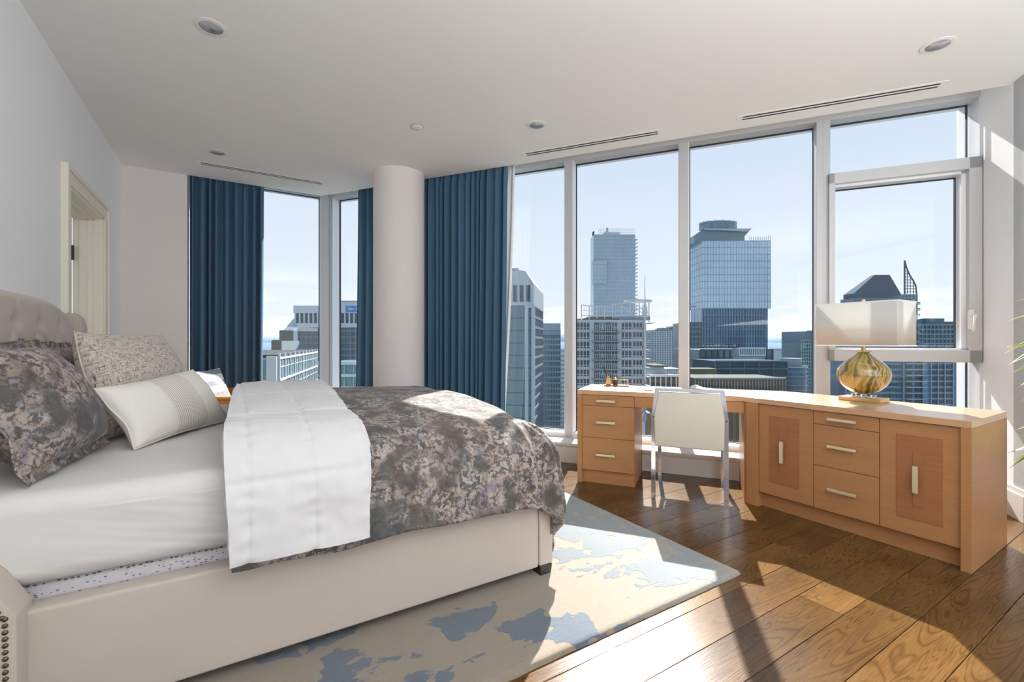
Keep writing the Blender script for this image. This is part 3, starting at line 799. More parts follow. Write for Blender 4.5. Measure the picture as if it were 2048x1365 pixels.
# box spring, mattress
bm = bmesh.new(); box(bm, -.74, 1.26, BY0 + .082, BY1 - .082, .165, .440, bev=.02, seg=3)
t = obj('box_spring', bm, M['ticking'], smooth=True, angle=50, label='pale box spring with small dark dashes showing under the white mattress', cat='box spring')
def rbox(bm, x0, x1, y0, y1, z0, z1, r, fn=None, n=60):
    """rounded box as closed lofted grid with displacement"""
    cx, cy, cz = (x0 + x1) / 2, (y0 + y1) / 2, (z0 + z1) / 2; hx, hy, hz = (x1 - x0) / 2, (y1 - y0) / 2, (z1 - z0) / 2
    b2 = bmesh.new(); bmesh.ops.create_cube(b2, size=2)
    bmesh.ops.subdivide_edges(b2, edges=b2.edges[:], cuts=n, use_grid_fill=True)
    for v_ in b2.verts:
        p = V((v_.co.x * hx, v_.co.y * hy, v_.co.z * hz))
        q = V((max(-hx + r, min(hx - r, p.x)), max(-hy + r, min(hy - r, p.y)), max(-hz + r, min(hz - r, p.z))))
        d = p - q
        if d.length > 1e-6: p = q + d.normalized() * r
        p += V((cx, cy, cz))
        if fn: p = fn(p, V((cx, cy, cz)))
        v_.co = p
    merge(bm, b2)
def sheetfn(p, c):
    t_ = max(0, min(1, (p.z - .44) / .1))
    side = p.y < 1.95
    f_ = noise.noise(V((p.x * 1.8, p.z * 16 + p.x * 5.0, p.y * 2))) * .006 + noise.noise(V((p.x * 3.5, p.z * 45 + p.x * 13, 1))) * .003
    wgt = max(0, min(1, (p.x + .45) / .4))
    if p.z < .66: p.y += (-1 if p.y < c.y else 1) * (f_ * (.25 + wgt) - .006 * (1 - t_))
    else: p.z += noise.noise(V((p.x * 3 + p.y * 2, p.y * 9, 4))) * .004 + noise.noise(V((p.x * 9, p.y * 16, 9))) * .0015
    return p
bm = bmesh.new(); rbox(bm, -.765, 1.26, BY0 + .035, BY1 - .035, .441, .715, .06, sheetfn, 90)
obj('mattress', bm, M['sheet'], smooth=True, label='thick mattress under a fitted white sheet on the bed', cat='mattress')

# duvet: cloth laid over a rounded slab
def drape(x0, x1, y0, y1, ztop, rad, hangs, cloth, nu, nv, extra, open_x0=True):
    """cloth point (a,b): a along x, b along y, both measured from the slab; returns bmesh"""
    ix0, ix1, iy0, iy1 = x0 + (rad if not open_x0 else 0), x1 - rad, y0 + rad, y1 - rad
    def fn(u, v):
        a, b = cloth(u, v)
        qx, qy = max(ix0, min(ix1, a)), max(iy0, min(iy1, b))
        dx, dy = a - qx, b - qy
        if open_x0 and a < ix0: dx = 0; qx = a
        L = math.hypot(dx, dy)
        zt = ztop(qx, qy)
        if L < 1e-6: p = V((qx, qy, zt)); nrm = V((0, 0, 1)); s = 0
        else:
            ux, uy = dx / L, dy / L; th = min(L / rad, PI / 2)
            rz = rad * .95
            off = rad * math.sin(th); dz = rz * (1 - math.cos(th))
            s = max(0, L - rad * PI / 2)
            p = V((qx + ux * off, qy + uy * off, zt - dz - s)); nrm = V((ux * math.sin(th), uy * math.sin(th), math.cos(th)))
            p += V((ux, uy, 0)) * (.02 * min(1, s / .2))
        return extra(p, nrm, a, b, s, L)
    bm = bmesh.new(); grid(bm, nu, nv, fn); return bm
def dz_top(x, y):
    a = (y - 2.84) / 1.0; return .775 + .075 * (1 - a * a) - .055 * max(0, (x - .75)) ** 1.3
def ex_floral(p, n_, a, b, s, L):
    k = noise.noise(V((a * 2.2, b * 2.2, 0))) * .016 + noise.noise(V((a * 7, b * 5, 2))) * .006
    if L > .0:
        ph = noise.noise(V((a * 2.5, b * 2.5, 7)))
        crn = max(0, min(1, (a - 1.05) / .25)) * max(0, min(1, (2.25 - b) / .35))
        k += min(1, L / .25) * (.010 * noise.noise(V((a * 11, 0, b * 2 if b > 2.3 else 0))) )
        ang_ = math.atan2(a - 1.17, max(.02, 2.0 - b)) if crn > 0 else 0
        k += crn * min(1, L / .5) * (.032 * math.sin(ang_ * 12 + 1.0) + .012 * math.sin(ang_ * 25))
    p = p + n_ * k
    if s > 0: p.z += .012 * noise.noise(V((a * 4, b * 4, 5)))
    if L == 0 or p.z > .6: p.z += 0
    return p
def cl_floral(u, v):
    x0_ = .0; hem = .0
    a = x0_ + (1.42 + .38 - x0_) * u
    b = 1.448 + (4.17 - 1.448) * v
    # hem at near side follows the photograph: shorter towards the foot
    return a, b
duv = thing('floral_duvet', 'grey brown floral duvet draped over the foot of the bed', 'duvet', (.9, 2.84, .7))
bm = drape(-.2, 1.44, 1.735, 3.945, dz_top, .27, None, cl_floral, 190, 210, ex_floral)
o = obj('duvet_cover', bm, M['floral'], duv, smooth=True); solid(o, .02, -1)

def cz_top(x, y): return dz_top(x, y) + .058
def ex_down(p, n_, a, b, s, L):
    # quilted boxes
    uu = (a - .045) / .20; vv = (b - 1.66) / .42
    fu = abs(uu - round(uu)) * .20; fv = abs(vv - round(vv)) * .42
    q = -.006 * math.exp(-(fu / .010) ** 2) - .006 * math.exp(-(fv / .010) ** 2)
    q += .005 * math.sin(PI * (uu % 1)) ** .7 * math.sin(PI * (vv % 1)) ** .7
    q += .008 * noise.noise(V((a * 7, b * 7, 1))) + .0035 * noise.noise(V((a * 22, b * 22, 5)))
    # puckers near seams
    q += .0025 * math.sin(b * 120 + 3 * noise.noise(V((b * 8, a * 3, 0)))) * math.exp(-(fu / .035) ** 2)
    return p + n_ * (q + .004)
def cl_down(u, v):
    b = 1.40 + (4.12 - 1.40) * v
    skew = .10 * max(0, (b - 2.0)) / 1.9
    lo = -.005 - .02 * math.sin(3 * v); hi = .43 - .05 * max(0, 1.9 - b) * 0 + skew
    a = lo + skew * .9 * 1.0 + (hi - lo - skew * .9) * u
    bow = .022 * math.sin(PI * min(1, max(0, (2.1 - b) / .6)))
    return a + bow * (u - .5) * 2 * (1 if u > .5 else .4), b
dwn = thing('white_comforter', 'white box quilted down comforter folded across the middle of the bed', 'comforter', (.22, 2.84, .75))
bm = drape(-.2, 1.44, 1.700, 3.98, cz_top, .29, None, cl_down, 70, 240, ex_down)
o = obj('comforter', bm, M['down'], dwn, smooth=True); solid(o, .055, -1)
b_ = o.modifiers.new('round', 'BEVEL'); b_.width = .024; b_.segments = 4; b_.limit_method = 'ANGLE'; b_.angle_limit = math.radians(60)

# ================================================================== PILLOWS
def pillow(name, label, BL, BR, TL, TR, T, m_, flange=0., pinch=.05, seed=0, grp=None, cat='pillow', n=56, wr=.006, facing=None, pw=.42, sag=0.):
    BL, BR, TL, TR = map(V, (BL, BR, TL, TR)); nrm = (BR - BL).cross(TL - BL).normalized()
    if facing is not None and nrm.dot(V(facing)) < 0: nrm = -nrm
    cen = (BL + BR + TL + TR) / 4
    def fn(sign):
        def f(u, v):
            k = 4 * u * (1 - u); l = 4 * v * (1 - v)
            uu = .5 + (u - .5) * (1 - pinch * l * 1.5); vv = .5 + (v - .5) * (1 - pinch * k * 1.5)
            p = (BL * (1 - uu) + BR * uu) * (1 - vv) + (TL * (1 - uu) + TR * uu) * vv
            a, b = u, v
            if flange:
                a = min(1, max(0, (u - flange) / (1 - 2 * flange))); b = min(1, max(0, (v - flange) / (1 - 2 * flange)))
            prof = (max(0, 4 * a * (1 - a)) * max(0, 4 * b * (1 - b))) ** pw
            prof *= 1 + sag * (.5 - v)
            nz = noise.noise(V((u * 4 + seed, v * 4, seed * 3.1))) * wr + noise.noise(V((u * 11 + seed, v * 9, 2.2))) * wr * .5
            edge = 1 - min(1, 8 * min(u, v, 1 - u, 1 - v))
            q = p + nrm * sign * (T / 2 * prof + nz * min(1, prof * 2))
            if flange and prof <= .02: q += nrm * (.010 * math.sin((u * 1.3 + v) * 15 + seed)) + nrm * sign * .0015
            else: q += nrm * (.006 * edge * math.sin((u - v) * 9 + seed))
            return q
        return f
    t = thing(name, label, cat, (cen.x, cen.y, min(BL.z, BR.z)), group=grp)
    bm = bmesh.new(); grid(bm, n, n, fn(1), uv=True); grid(bm, n, n, fn(-1), uv=True)
    bmesh.ops.remove_doubles(bm, verts=bm.verts, dist=.0004 if not flange else .0001); bmesh.ops.recalc_face_normals(bm, faces=bm.faces)
    cv = obj('pillow_cover', bm, m_, t, smooth=True)
    # piped seam round the edge
    f = fn(0); loop = [f(i / n, 0) for i in range(n)] + [f(1, i / n) for i in range(n)] + [f(1 - i / n, 1) for i in range(n)] + [f(0, 1 - i / n) for i in range(n)]
    bm = bmesh.new(); tube(bm, loop + [loop[0]], .0035, 6); obj('seam_piping', bm, m_, t, smooth=True)
    return t
MZ = .715
FX = (1, -.4, .2)
pillow('floral_sham', 'grey brown floral sham pillow leaning at the front left of the bed', (-.52, 1.93, MZ + .01), (-.43, 2.52, MZ + .02), (-.68, 1.90, 1.16), (-.66, 2.46, 1.16), .26, M['floral'], .07, .02, 3, grp='floral shams', facing=FX, pw=.36)
pillow('floral_sham', 'second floral sham pillow against the headboard behind the tweed pillow', (-.62, 2.62, MZ + .01), (-.60, 3.28, MZ + .01), (-.72, 2.60, 1.17), (-.71, 3.24, 1.15), .12, M['floral'], .07, .02, 8, grp='floral shams', facing=FX)
pillow('tweed_pillow', 'beige and brown tweed pillow behind the white striped cushion', (-.50, 2.58, MZ + .01), (-.16, 3.30, MZ + .01), (-.62, 2.84, 1.20), (-.36, 3.38, 1.20), .24, M['tweed'], 0, .045, 5, facing=FX)
pillow('lumbar_cushion', 'white oblong cushion with thin brown stripes in front of the tweed pillow', (-.33, 2.37, MZ + .008), (-.01, 2.96, MZ + .008), (-.475, 2.44, .965), (-.175, 3.03, 1.005), .17, M['stripe'], 0, .05, 11, facing=FX, wr=.004)

# ================================================================== ARMCHAIR beyond the bed
AC = CITY @ V((-2.45, 4.1, 0))
ac = thing('wood_armchair', 'wooden armchair with flat wood arms behind the far side of the bed', 'armchair', AC)
for y0_, y1_ in ((3.74, 3.79), (4.44, 4.49)):
    bm = bmesh.new(); box(bm, -2.86, -2.22, y0_ - .012, y1_ + .012, .675, .70, bev=.006); obj('arm', bm, M['armwood'], ac, CITY, smooth=True, angle=30)
    bm = bmesh.new(); box(bm, -2.84, -2.26, y0_, y1_, .30, .674, bev=.004); obj('arm_panel', bm, M['armwood'], ac, CITY)
    for x_ in (-2.84, -2.31):
        bm = bmesh.new(); box(bm, x_, x_ + .05, y0_, y1_, 0.0, .30, bev=.003); obj('leg', bm, M['armwood'], ac, CITY)
bm = bmesh.new(); box(bm, -2.82, -2.26, 3.79, 4.44, .28, .34, bev=.004); obj('seat_frame', bm, M['armwood'], ac, CITY)
bm = bmesh.new(); box(bm, -2.80, -2.24, 3.80, 4.43, .341, .45, bev=.03, seg=4); obj('seat_cushion', bm, M['sheer'], ac, CITY, smooth=True)
bm = bmesh.new(); box(bm, -2.90, -2.84, 3.74, 4.49, .30, .80, bev=.008); obj('backrest', bm, M['armwood'], ac, CITY)
P3 = lambda a, b, c: tuple(CITY @ V((a, b, c)))
pillow('plaid_cushion', 'white and grey plaid cushion on the wooden armchair behind the bed', P3(-2.60, 3.84, .46), P3(-2.62, 4.30, .46), P3(-2.76, 3.84, .90), P3(-2.77, 4.30, .90), .15, M['plaid'], 0, .04, 2, cat='cushion', facing=tuple(CITY @ V((1, 0, 0))))

# ================================================================== DESK
TZ, TT = .76, .036
desk = thing('desk', 'long oak desk and cabinet running along the window wall', 'desk', (3.1, 2.0, 0))
def dsolve(d): return (d - .8114 * 3.13) / .5845
bl = W2(-.942, 3.66); bl2 = W2(-.942, 4.185)
bend_f = (3.13, (3.66 - .8114 * 3.13) / .5845); bend_b = (3.755, (4.185 - .8114 * 3.755) / .5845)
bm = bmesh.new()
prism(bm, [bl, bl2, bend_b, bend_f][::-1], TZ - TT, TZ, bev=.0015); obj('desktop', bm, M['oaktop'], desk)
bm = bmesh.new()
prism(bm, [(bend_f[0], bend_f[1] - .0005), (bend_b[0], bend_b[1] - .0005), (3.755, .725), (3.13, .725)][::-1], TZ - TT, TZ, bev=.0015); obj('desktop', bm, M['oaktop'], desk)
ZU = TZ - TT - .0005
# right cabinet
bx('end_panel', (3.13, 3.755, .725, .767, 0, ZU), M['oak'], desk, bev=.0015)
bx('toe_kick', (3.19, 3.21, .767, 1.83, 0, .104), M['oak'], desk)
bx('cabinet_body', (3.165, 3.755, .767, 1.82, .104, ZU), M['oak'], desk)
# bend post
bm = bmesh.new(); q = W2(.285, 3.665)
prism(bm, [(3.131, 1.807), (3.131, bend_f[1] - .03), q, W2(.285, 3.72), (3.22, 1.807)][::-1], 0, ZU, bev=.0015); obj('corner_post', bm, M['oakv'], desk)
bm = bmesh.new(); box(bm, .288, .312, 3.722, 4.18, 0, ZU); obj('side_panel', bm, M['oak'], desk, WIN)
def pull(parent, frame, x0, x1, z, front, vert=None, t=.011, h=.018):
    """bar handle on two short posts; front = coordinate of the face, handle stands in front (smaller value)"""
    bm = bmesh.new()
    return bm
def bar(parent, pts_fn, name='handle'):
    bm = bmesh.new(); pts_fn(bm); return obj(name, bm, M['handle'], parent, label='pale brass bar handle')
def door_(y0, y1, inl, strip, hy):
    bm = bmesh.new(); box(bm, 3.144, 3.164, y0 + .0015, y1 - .0015, .107, ZU - .003, bev=.001)
    d = obj('cabinet_door', bm, M['oak'], desk)
    bx('inlay_panel', (3.1415, 3.1439, inl[0], inl[1], .192, .648), M['oakd'], d, bev=.0006)
    bx('inlay_strip', (3.1385, 3.1414, strip[0], strip[1], .268, .568), M['oakd'], d, bev=.0006)
    bm = bmesh.new(); box(bm, 3.112, 3.122, hy - .0125, hy + .0125, .342, .488, bev=.002)
    box(bm, 3.120, 3.1384, hy - .005, hy + .005, .36, .372); box(bm, 3.120, 3.1384, hy - .005, hy + .005, .458, .47)
    obj('handle', bm, M['handle'], d, label='pale brass vertical bar handle')
door_(1.455, 1.806, (1.539, 1.732), (1.612, 1.664), 1.640)
door_(.767, 1.109, (.837, 1.031), (.912, .957), .942)
for z0_, z1_ in ((.638, ZU - .003), (.379, .635), (.107, .376)):
    bm = bmesh.new(); box(bm, 3.144, 3.164, 1.1105, 1.4535, z0_, z1_, bev=.001); d = obj('drawer', bm, M['oak'], desk)
    zc = (z0_ + z1_) / 2 if z0_ > .6 else z0_ + (z1_ - z0_) * .52
    bm = bmesh.new(); box(bm, 3.114, 3.124, 1.214, 1.367, zc - .009, zc + .009, bev=.002)
    for yy in (1.235, 1.34): box(bm, 3.122, 3.1438, yy, yy + .01, zc - .004, zc + .004)
    obj('handle', bm, M['handle'], d, label='pale brass bar handle')
# left pedestal (window frame coordinates)
bx('end_panel', (-.942, -.904, 3.662, 4.183, 0, ZU), M['oakw'], desk, WIN, bev=.0015)
bx('cabinet_body', (-.9035, -.486, 3.69, 4.183, .11, ZU), M['oakw'], desk, WIN)
bx('toe_kick', (-.9035, -.486, 3.70, 4.18, 0, .1095), M['oakw'], desk, WIN)
for z0_, z1_ in ((.636, ZU - .003), (.377, .633), (.112, .374)):
    bm = bmesh.new(); box(bm, -.9025, -.4875, 3.668, 3.689, z0_, z1_, bev=.001); d = obj('drawer', bm, M['oakw'], desk, WIN)
    zc = (z0_ + z1_) / 2
    bm = bmesh.new(); box(bm, -.783, -.632, 3.638, 3.648, zc - .009, zc + .009, bev=.002)
    for yy in (-.765, -.66): box(bm, yy, yy + .01, 3.646, 3.6678, zc - .004, zc + .004)
    obj('handle', bm, M['handle'], d, WIN, label='pale brass bar handle')
# pencil drawer and modesty apron
bm = bmesh.new(); box(bm, -.4845, .2835, 3.668, 3.689, .640, ZU - .002, bev=.001); d = obj('drawer', bm, M['oakw'], desk, WIN, label='wide shallow pencil drawer')
bm = bmesh.new(); box(bm, -.33, -.17, 3.638, 3.648, .672, .69, bev=.002)
for yy in (-.31, -.20): box(bm, yy, yy + .01, 3.646, 3.6678, .677, .685)
obj('handle', bm, M['handle'], d, WIN, label='pale brass bar handle')
bx('drawer_box', (-.4845, .2835, 3.69, 4.12, .645, ZU), M['oakw'], desk, WIN)

# ================================================================== DESK CHAIR
ch = thing('desk_chair', 'cream leather desk chair with chrome flat bar frame', 'chair', WIN @ V((-.083, 3.76, 0)), ANG)
for s_, sg in ((-.337, 1), (.172, -1)):
    bm = bmesh.new(); a, b = (s_ - .003, s_ + .027) if sg > 0 else (s_ - .027, s_ + .003)
    box(bm, a, b, 3.475, 3.488, .0, .622, bev=.001); obj('rear_leg', bm, M['chrome'], ch, WIN)
    bm = bmesh.new(); box(bm, a, b, 4.02, 4.033, .0, .445, bev=.001); obj('front_leg', bm, M['chrome'], ch, WIN)
    bm = bmesh.new(); box(bm, a, b, 3.488, 4.02, .40, .412, bev=.001); obj('seat_rail', bm, M['chrome'], ch, WIN)
    # sloped upper stile
    bm = bmesh.new()
    x0, x1 = s_, s_ + sg * .034
    o0, o1 = s_ + sg * .022 - sg * .0, s_ + sg * .034
    prism(bm, [(a, .60), (b, .60), (b + sg * .027, .815), (a + sg * .027, .815)], 3.473, 3.489, XZ); obj('back_stile', bm, M['chrome'], ch, WIN)
    for yb in (3.474,):
        bm = bmesh.new(); lathe(bm, [(.005, 0), (.005, .003), (0, .004)], 0, 0, 12, Matrix.Translation(((a + b) / 2, yb, .605)) @ Matrix.Rotation(PI / 2, 4, 'X')); obj('bolt', bm, M['black'], ch, WIN)
bm = bmesh.new(); box(bm, -.312, .148, 3.468, 3.492, .795, .817, bev=.001); obj('top_rail', bm, M['chrome'], ch, WIN)
bm = bmesh.new(); box(bm, -.31, .145, 4.02, 4.033, .40, .425, bev=.001); obj('front_rail', bm, M['chrome'], ch, WIN)
bm = bmesh.new()
prism(bm, [(-.313, .398), (.147, .398), (.150, .62), (.120, .79), (-.288, .79), (-.318, .62)], 3.455, 3.505, XZ, bev=.010)
obj('back_pad', bm, M['leather'], ch, WIN, smooth=True, angle=40)
bm = bmesh.new(); box(bm, -.307, .142, 3.51, 4.015, .413, .475, bev=.016, seg=4); obj('seat', bm, M['leather'], ch, WIN, smooth=True, angle=50)

# ================================================================== TABLE LAMP
LX, LY = 3.592, 1.355
lp = thing('table_lamp', 'table lamp with swirled amber glass body and white rectangular shade', 'lamp', (LX, LY, TZ))
bx('base', (3.522, 3.662, 1.236, 1.474, TZ + .0005, TZ + .026), M['brass'], lp, bev=.0015)
for yy in (1.30, 1.355, 1.41):
    bm = bmesh.new(); lathe(bm, [(.018, TZ + .0265), (.019, TZ + .03), (.019, TZ + .042), (.017, TZ + .046)], LX, yy, 8); obj('crystal_foot', bm, M['crystal'], lp, label='clear crystal foot')
prof = [(0, .808), (.03, .808), (.062, .818), (.10, .842), (.13, .878), (.1455, .920), (.147, .945), (.138, .978), (.112, 1.012), (.080, 1.040), (.052, 1.062), (.036, 1.078), (.031, 1.088), (0, 1.088)]
def smooth_prof(pf, n=5):
    out = []
    for i in range(len(pf) - 1):
        p0, p1, p2, p3 = pf[max(0, i - 1)], pf[i], pf[i + 1], pf[min(len(pf) - 1, i + 2)]
        for k in range(n):
            t_ = k / n; out.append(tuple(max(0, .5 * ((2 * p1[j]) + (-p0[j] + p2[j]) * t_ + (2 * p0[j] - 5 * p1[j] + 4 * p2[j] - p3[j]) * t_ ** 2 + (-p0[j] + 3 * p1[j] - 3 * p2[j] + p3[j]) * t_ ** 3)) for j in (0, 1)))
    out.append(pf[-1]); return out
bm = bmesh.new(); lathe(bm, [(.0, .807)] + smooth_prof(prof[1:-1]) + [(0, 1.0885)], LX, LY, 72); obj('glass_body', bm, M['amber'], lp, smooth=True, origin=(0, 0, .16), label='swirled amber and olive glass body')
bm = bmesh.new(); lathe(bm, [(.040, 1.086), (.041, 1.091), (.012, 1.094), (.012, 1.16), (.006, 1.165), (.006, 1.40)], LX, LY, 24); obj('neck', bm, M['brass'], lp, smooth=True, angle=40)
bm = bmesh.new()
for sgn in (-1, 1): tube(bm, [(LX, LY, 1.16), (LX, LY + sgn * .035, 1.19), (LX, LY + sgn * .055, 1.25), (LX, LY + sgn * .04, 1.33), (LX, LY, 1.38)], .002, 6)
obj('harp', bm, M['brass'], lp, smooth=True)
bm = bmesh.new(); lathe(bm, [(0, 1.19), (.012, 1.195), (.014, 1.23), (.026, 1.27), (.028, 1.295), (.018, 1.32), (0, 1.327)], LX, LY + .02, 20); obj('bulb', bm, M['white'], lp, smooth=True)
SX0, SX1, SY0, SY1, SZ0, SZ1 = 3.452, 3.738, 1.124, 1.583, 1.126, 1.414
bm = bmesh.new(); n_ = 4; 
box(bm, SX0, SX1, SY0, SY1, SZ0, SZ1)
bmesh.ops.delete(bm, geom=[f_ for f_ in bm.faces if abs(f_.normal.z) > .9], context='FACES')
vb = [e_ for e_ in bm.edges if abs(e_.verts[0].co.z - e_.verts[1].co.z) > .1]
bmesh.ops.bevel(bm, geom=vb, offset=.008, segments=3, affect='EDGES', profile=.5)
sh = obj('lamp_shade', bm, M['shade'], lp, smooth=True, angle=60, label='white rectangular fabric shade'); solid(sh, .003, 1)
bm = bmesh.new()
for z_ in (SZ0, SZ1):
    for (a0, a1, b0, b1) in ((SX0 - .003, SX1 + .003, SY0 - .003, SY0), (SX0 - .003, SX1 + .003, SY1, SY1 + .003), (SX0 - .003, SX0, SY0, SY1), (SX1, SX1 + .003, SY0, SY1)):
        box(bm, a0, a1, b0, b1, z_ - (.0 if z_ == SZ0 else .008), z_ + (.008 if z_ == SZ0 else 0))
obj('shade_trim', bm, M['sheer'], lp)
bm = bmesh.new(); tube(bm, [(SX0, LY, 1.385), (SX1, LY, 1.385)], .002, 6); tube(bm, [(LX, SY0, 1.385), (LX, SY1, 1.385)], .002, 6); obj('spider', bm, M['brass'], lp)
bm = bmesh.new(); lathe(bm, [(.004, 1.387), (.004, 1.412), (.010, 1.418), (.013, 1.428), (.010, 1.438), (0, 1.442)], LX, LY, 20); obj('finial', bm, M['gold'], lp, smooth=True)

# ================================================================== DESK SET
PSX, PSY = -.69, 4.09
ps = thing('pen_set', 'desk pen set with quill, inkwell and brass rack at the left end of the desk', 'pen set', WIN @ V((PSX, PSY, TZ)), ANG)
bx('base', (-.80, -.585, 4.045, 4.125, TZ + .0005, TZ + .011), M['oakd'], ps, WIN, bev=.001)
bm = bmesh.new(); bz = TZ + .0115
prism(bm, [(-.79, .772), (-.745, .772), (-.742, .815), (-.778, .86)], 4.083, 4.089, XZ); prism(bm, [(-.79, .772), (-.745, .772), (-.765, .84)], 4.10, 4.106, XZ)
obj('pen_holder', bm, M['gold'], ps, WIN, label='gold triangular pen holder')
bm = bmesh.new(); tube(bm, [(-.768, 4.094, .80), (-.79, 4.094, .87), (-.812, 4.094, .92), (-.828, 4.094, .962)], .007, 10, .002); obj('pen', bm, M['black'], ps, WIN, smooth=True, label='black tapered pen')
bm = bmesh.new(); lathe(bm, [(.022, bz), (.022, bz + .006), (.018, bz + .012), (.021, bz + .02), (.021, bz + .032), (.013, bz + .036), (0, bz + .037)], -.705, 4.085, 24); obj('inkwell', bm, M['inkred'], ps, WIN, smooth=True, angle=40, label='dark red inkwell')
bm = bmesh.new(); lathe(bm, [(.014, bz + .037), (.017, bz + .046), (.018, bz + .054), (.012, bz + .060), (.004, bz + .064), (0, bz + .065)], -.705, 4.085, 24); obj('inkwell_lid', bm, M['gold'], ps, WIN, smooth=True)
bm = bmesh.new()
for a in (4.06, 4.11): tube(bm, [(-.665, a, bz), (-.665, a, bz + .042), (-.662, a, bz + .046), (-.603, a, bz + .046), (-.60, a, bz + .042), (-.60, a, bz)], .0022, 6)
tube(bm, [(-.663, 4.06, bz + .045), (-.663, 4.11, bz + .045)], .0022, 6); tube(bm, [(-.602, 4.06, bz + .045), (-.602, 4.11, bz + .045)], .0022, 6)
obj('letter_rack', bm, M['gold'], ps, WIN, smooth=True, label='gold wire rack')
# curled sheet of paper behind the chair and a small grey clip
bm = bmesh.new()
def pf(u, v): return (-.085 + .17 * u, 4.04 + .11 * v, TZ + .004 + .018 * math.exp(-((u - .25) / .22) ** 2) * (.4 + .6 * v) + .010 * (1 - u) * v)
grid(bm, 20, 10, pf); o = obj('paper_sheet', bm, M['paper'], None, WIN, smooth=True, label='curled white sheet of paper on the desk behind the chair back', cat='paper'); solid(o, .0008)
bm = bmesh.new(); box(bm, -.43, -.36, 3.80, 3.825, TZ + .0005, TZ + .009, bev=.003); obj('paper_clip', bm, M['grey_refl'], None, WIN, label='small grey metal clip on the desk left of the chair back', cat='clip')

# ================================================================== PLANT
plx, ply = 3.93, .25
pt = thing('potted_plant', 'potted plant with long green and yellow striped leaves right of the desk', 'plant', (plx, ply, 0))
bm = bmesh.new(); lathe(bm, [(.11, 0), (.115, .005), (.15, .28), (.155, .30), (.145, .30), (.14, .27), (0, .268)], plx, ply, 40); obj('pot', bm, M['pot'], pt, smooth=True, angle=40)
bm = bmesh.new(); lathe(bm, [(.139, .269), (.10, .275), (0, .278)], plx, ply, 24); obj('soil', bm, M['soil'], pt, smooth=True)
stems = [((plx, ply, .27), (plx - .06, ply + .02, .75), .013), ((plx + .03, ply, .27), (plx + .01, ply + .03, 1.25), .012)]
for a, b, r in stems:
    bm = bmesh.new(); tube(bm, [a, tuple((V(a) + V(b)) / 2 + V((.01, .008, 0))), b], r, 10); obj('stem', bm, M['stem'], pt, smooth=True)
Rv = CITY.to_3x3() @ V((1, 0, 0)); Fv = CITY.to_3x3() @ V((0, 1, 0))
def leaf_(base, tip, width, sag, roll):
    base, tip = V(base), V(tip); ax = tip - base; L = ax.length; side = ax.cross(V((0, 0, 1))).normalized()
    side = (Matrix.Rotation(roll, 3, ax.normalized()) @ side)
    up = side.cross(ax.normalized())
    bm = bmesh.new()
    def fn(u, v):
        c_ = base + ax * u + V((0, 0, 1)) * (sag * 4 * u * (1 - u)) + V((0, 0, -1)) * (.25 * sag * u * u)
        w_ = width * (math.sin(PI * min(1, u * .94 + .05)) ** .8) * (1 - .35 * u) * (1 - u ** 6)
        return c_ + side * ((v - .5) * w_) + up * (abs(v - .5) * w_ * .45)
    grid(bm, 18, 7, fn, uv=True); o = obj('leaf', bm, M['leaf'], pt, smooth=True); solid(o, .0008); return o
def lt(px, py, dep):   # leaf tip location given by bearing and depth
    return Vector((0, 0, HC)) + (Rv * ((px - 1024) / 910) + Fv + V((0, 0, (682.5 - py) / 910))) * dep
# (tip bearing x,y ; depth ; crown: 0 high, 1 low ; width)
LV = [(2006, 640, 2.42, 0, .030, .09), (2030, 596, 2.5, 0, .03, .10), (2008, 700, 2.35, 0, .036, .10), (2012, 692, 2.5, 0, .05, .03), (2014, 727, 2.4, 0, .055, .07), (2024, 744, 2.35, 0, .045, .02), (2032, 773, 2.5, 0, .04, .05), (2039, 803, 2.4, 0, .03, .04),
      (2027, 856, 2.45, 1, .03, .08), (2035, 871, 2.4, 1, .04, .06), (2016, 932, 2.35, 1, .085, .09), (2012, 906, 2.55, 1, .05, .02), (2040, 948, 2.4, 1, .06, .05), (2044, 930, 2.5, 1, .05, .05)]
crown = [V((plx + .01, ply + .03, 1.24)), V((plx - .06, ply + .02, .74))]
for (a, b, dep, cr_, wd, sg) in LV:
    leaf_(crown[cr_] + V((0, 0, -.10 * random.random())), lt(a, b, dep), wd * 2.1, sg * .8, random.uniform(-.7, .7))
rnd = random.Random(4)
for k in range(26):
    cr_ = k % 2; an = rnd.uniform(-1.7, 1.4); L = rnd.uniform(.3, .46); c0 = crown[cr_] + V((0, 0, rnd.uniform(-.22, .02)))
    dv_ = V((math.cos(an), math.sin(an), rnd.uniform(-.2, .7)))
    tip = c0 + dv_ * L
    leaf_(c0, tip, rnd.uniform(.07, .11), rnd.uniform(.02, .06), rnd.uniform(-.4, .4))

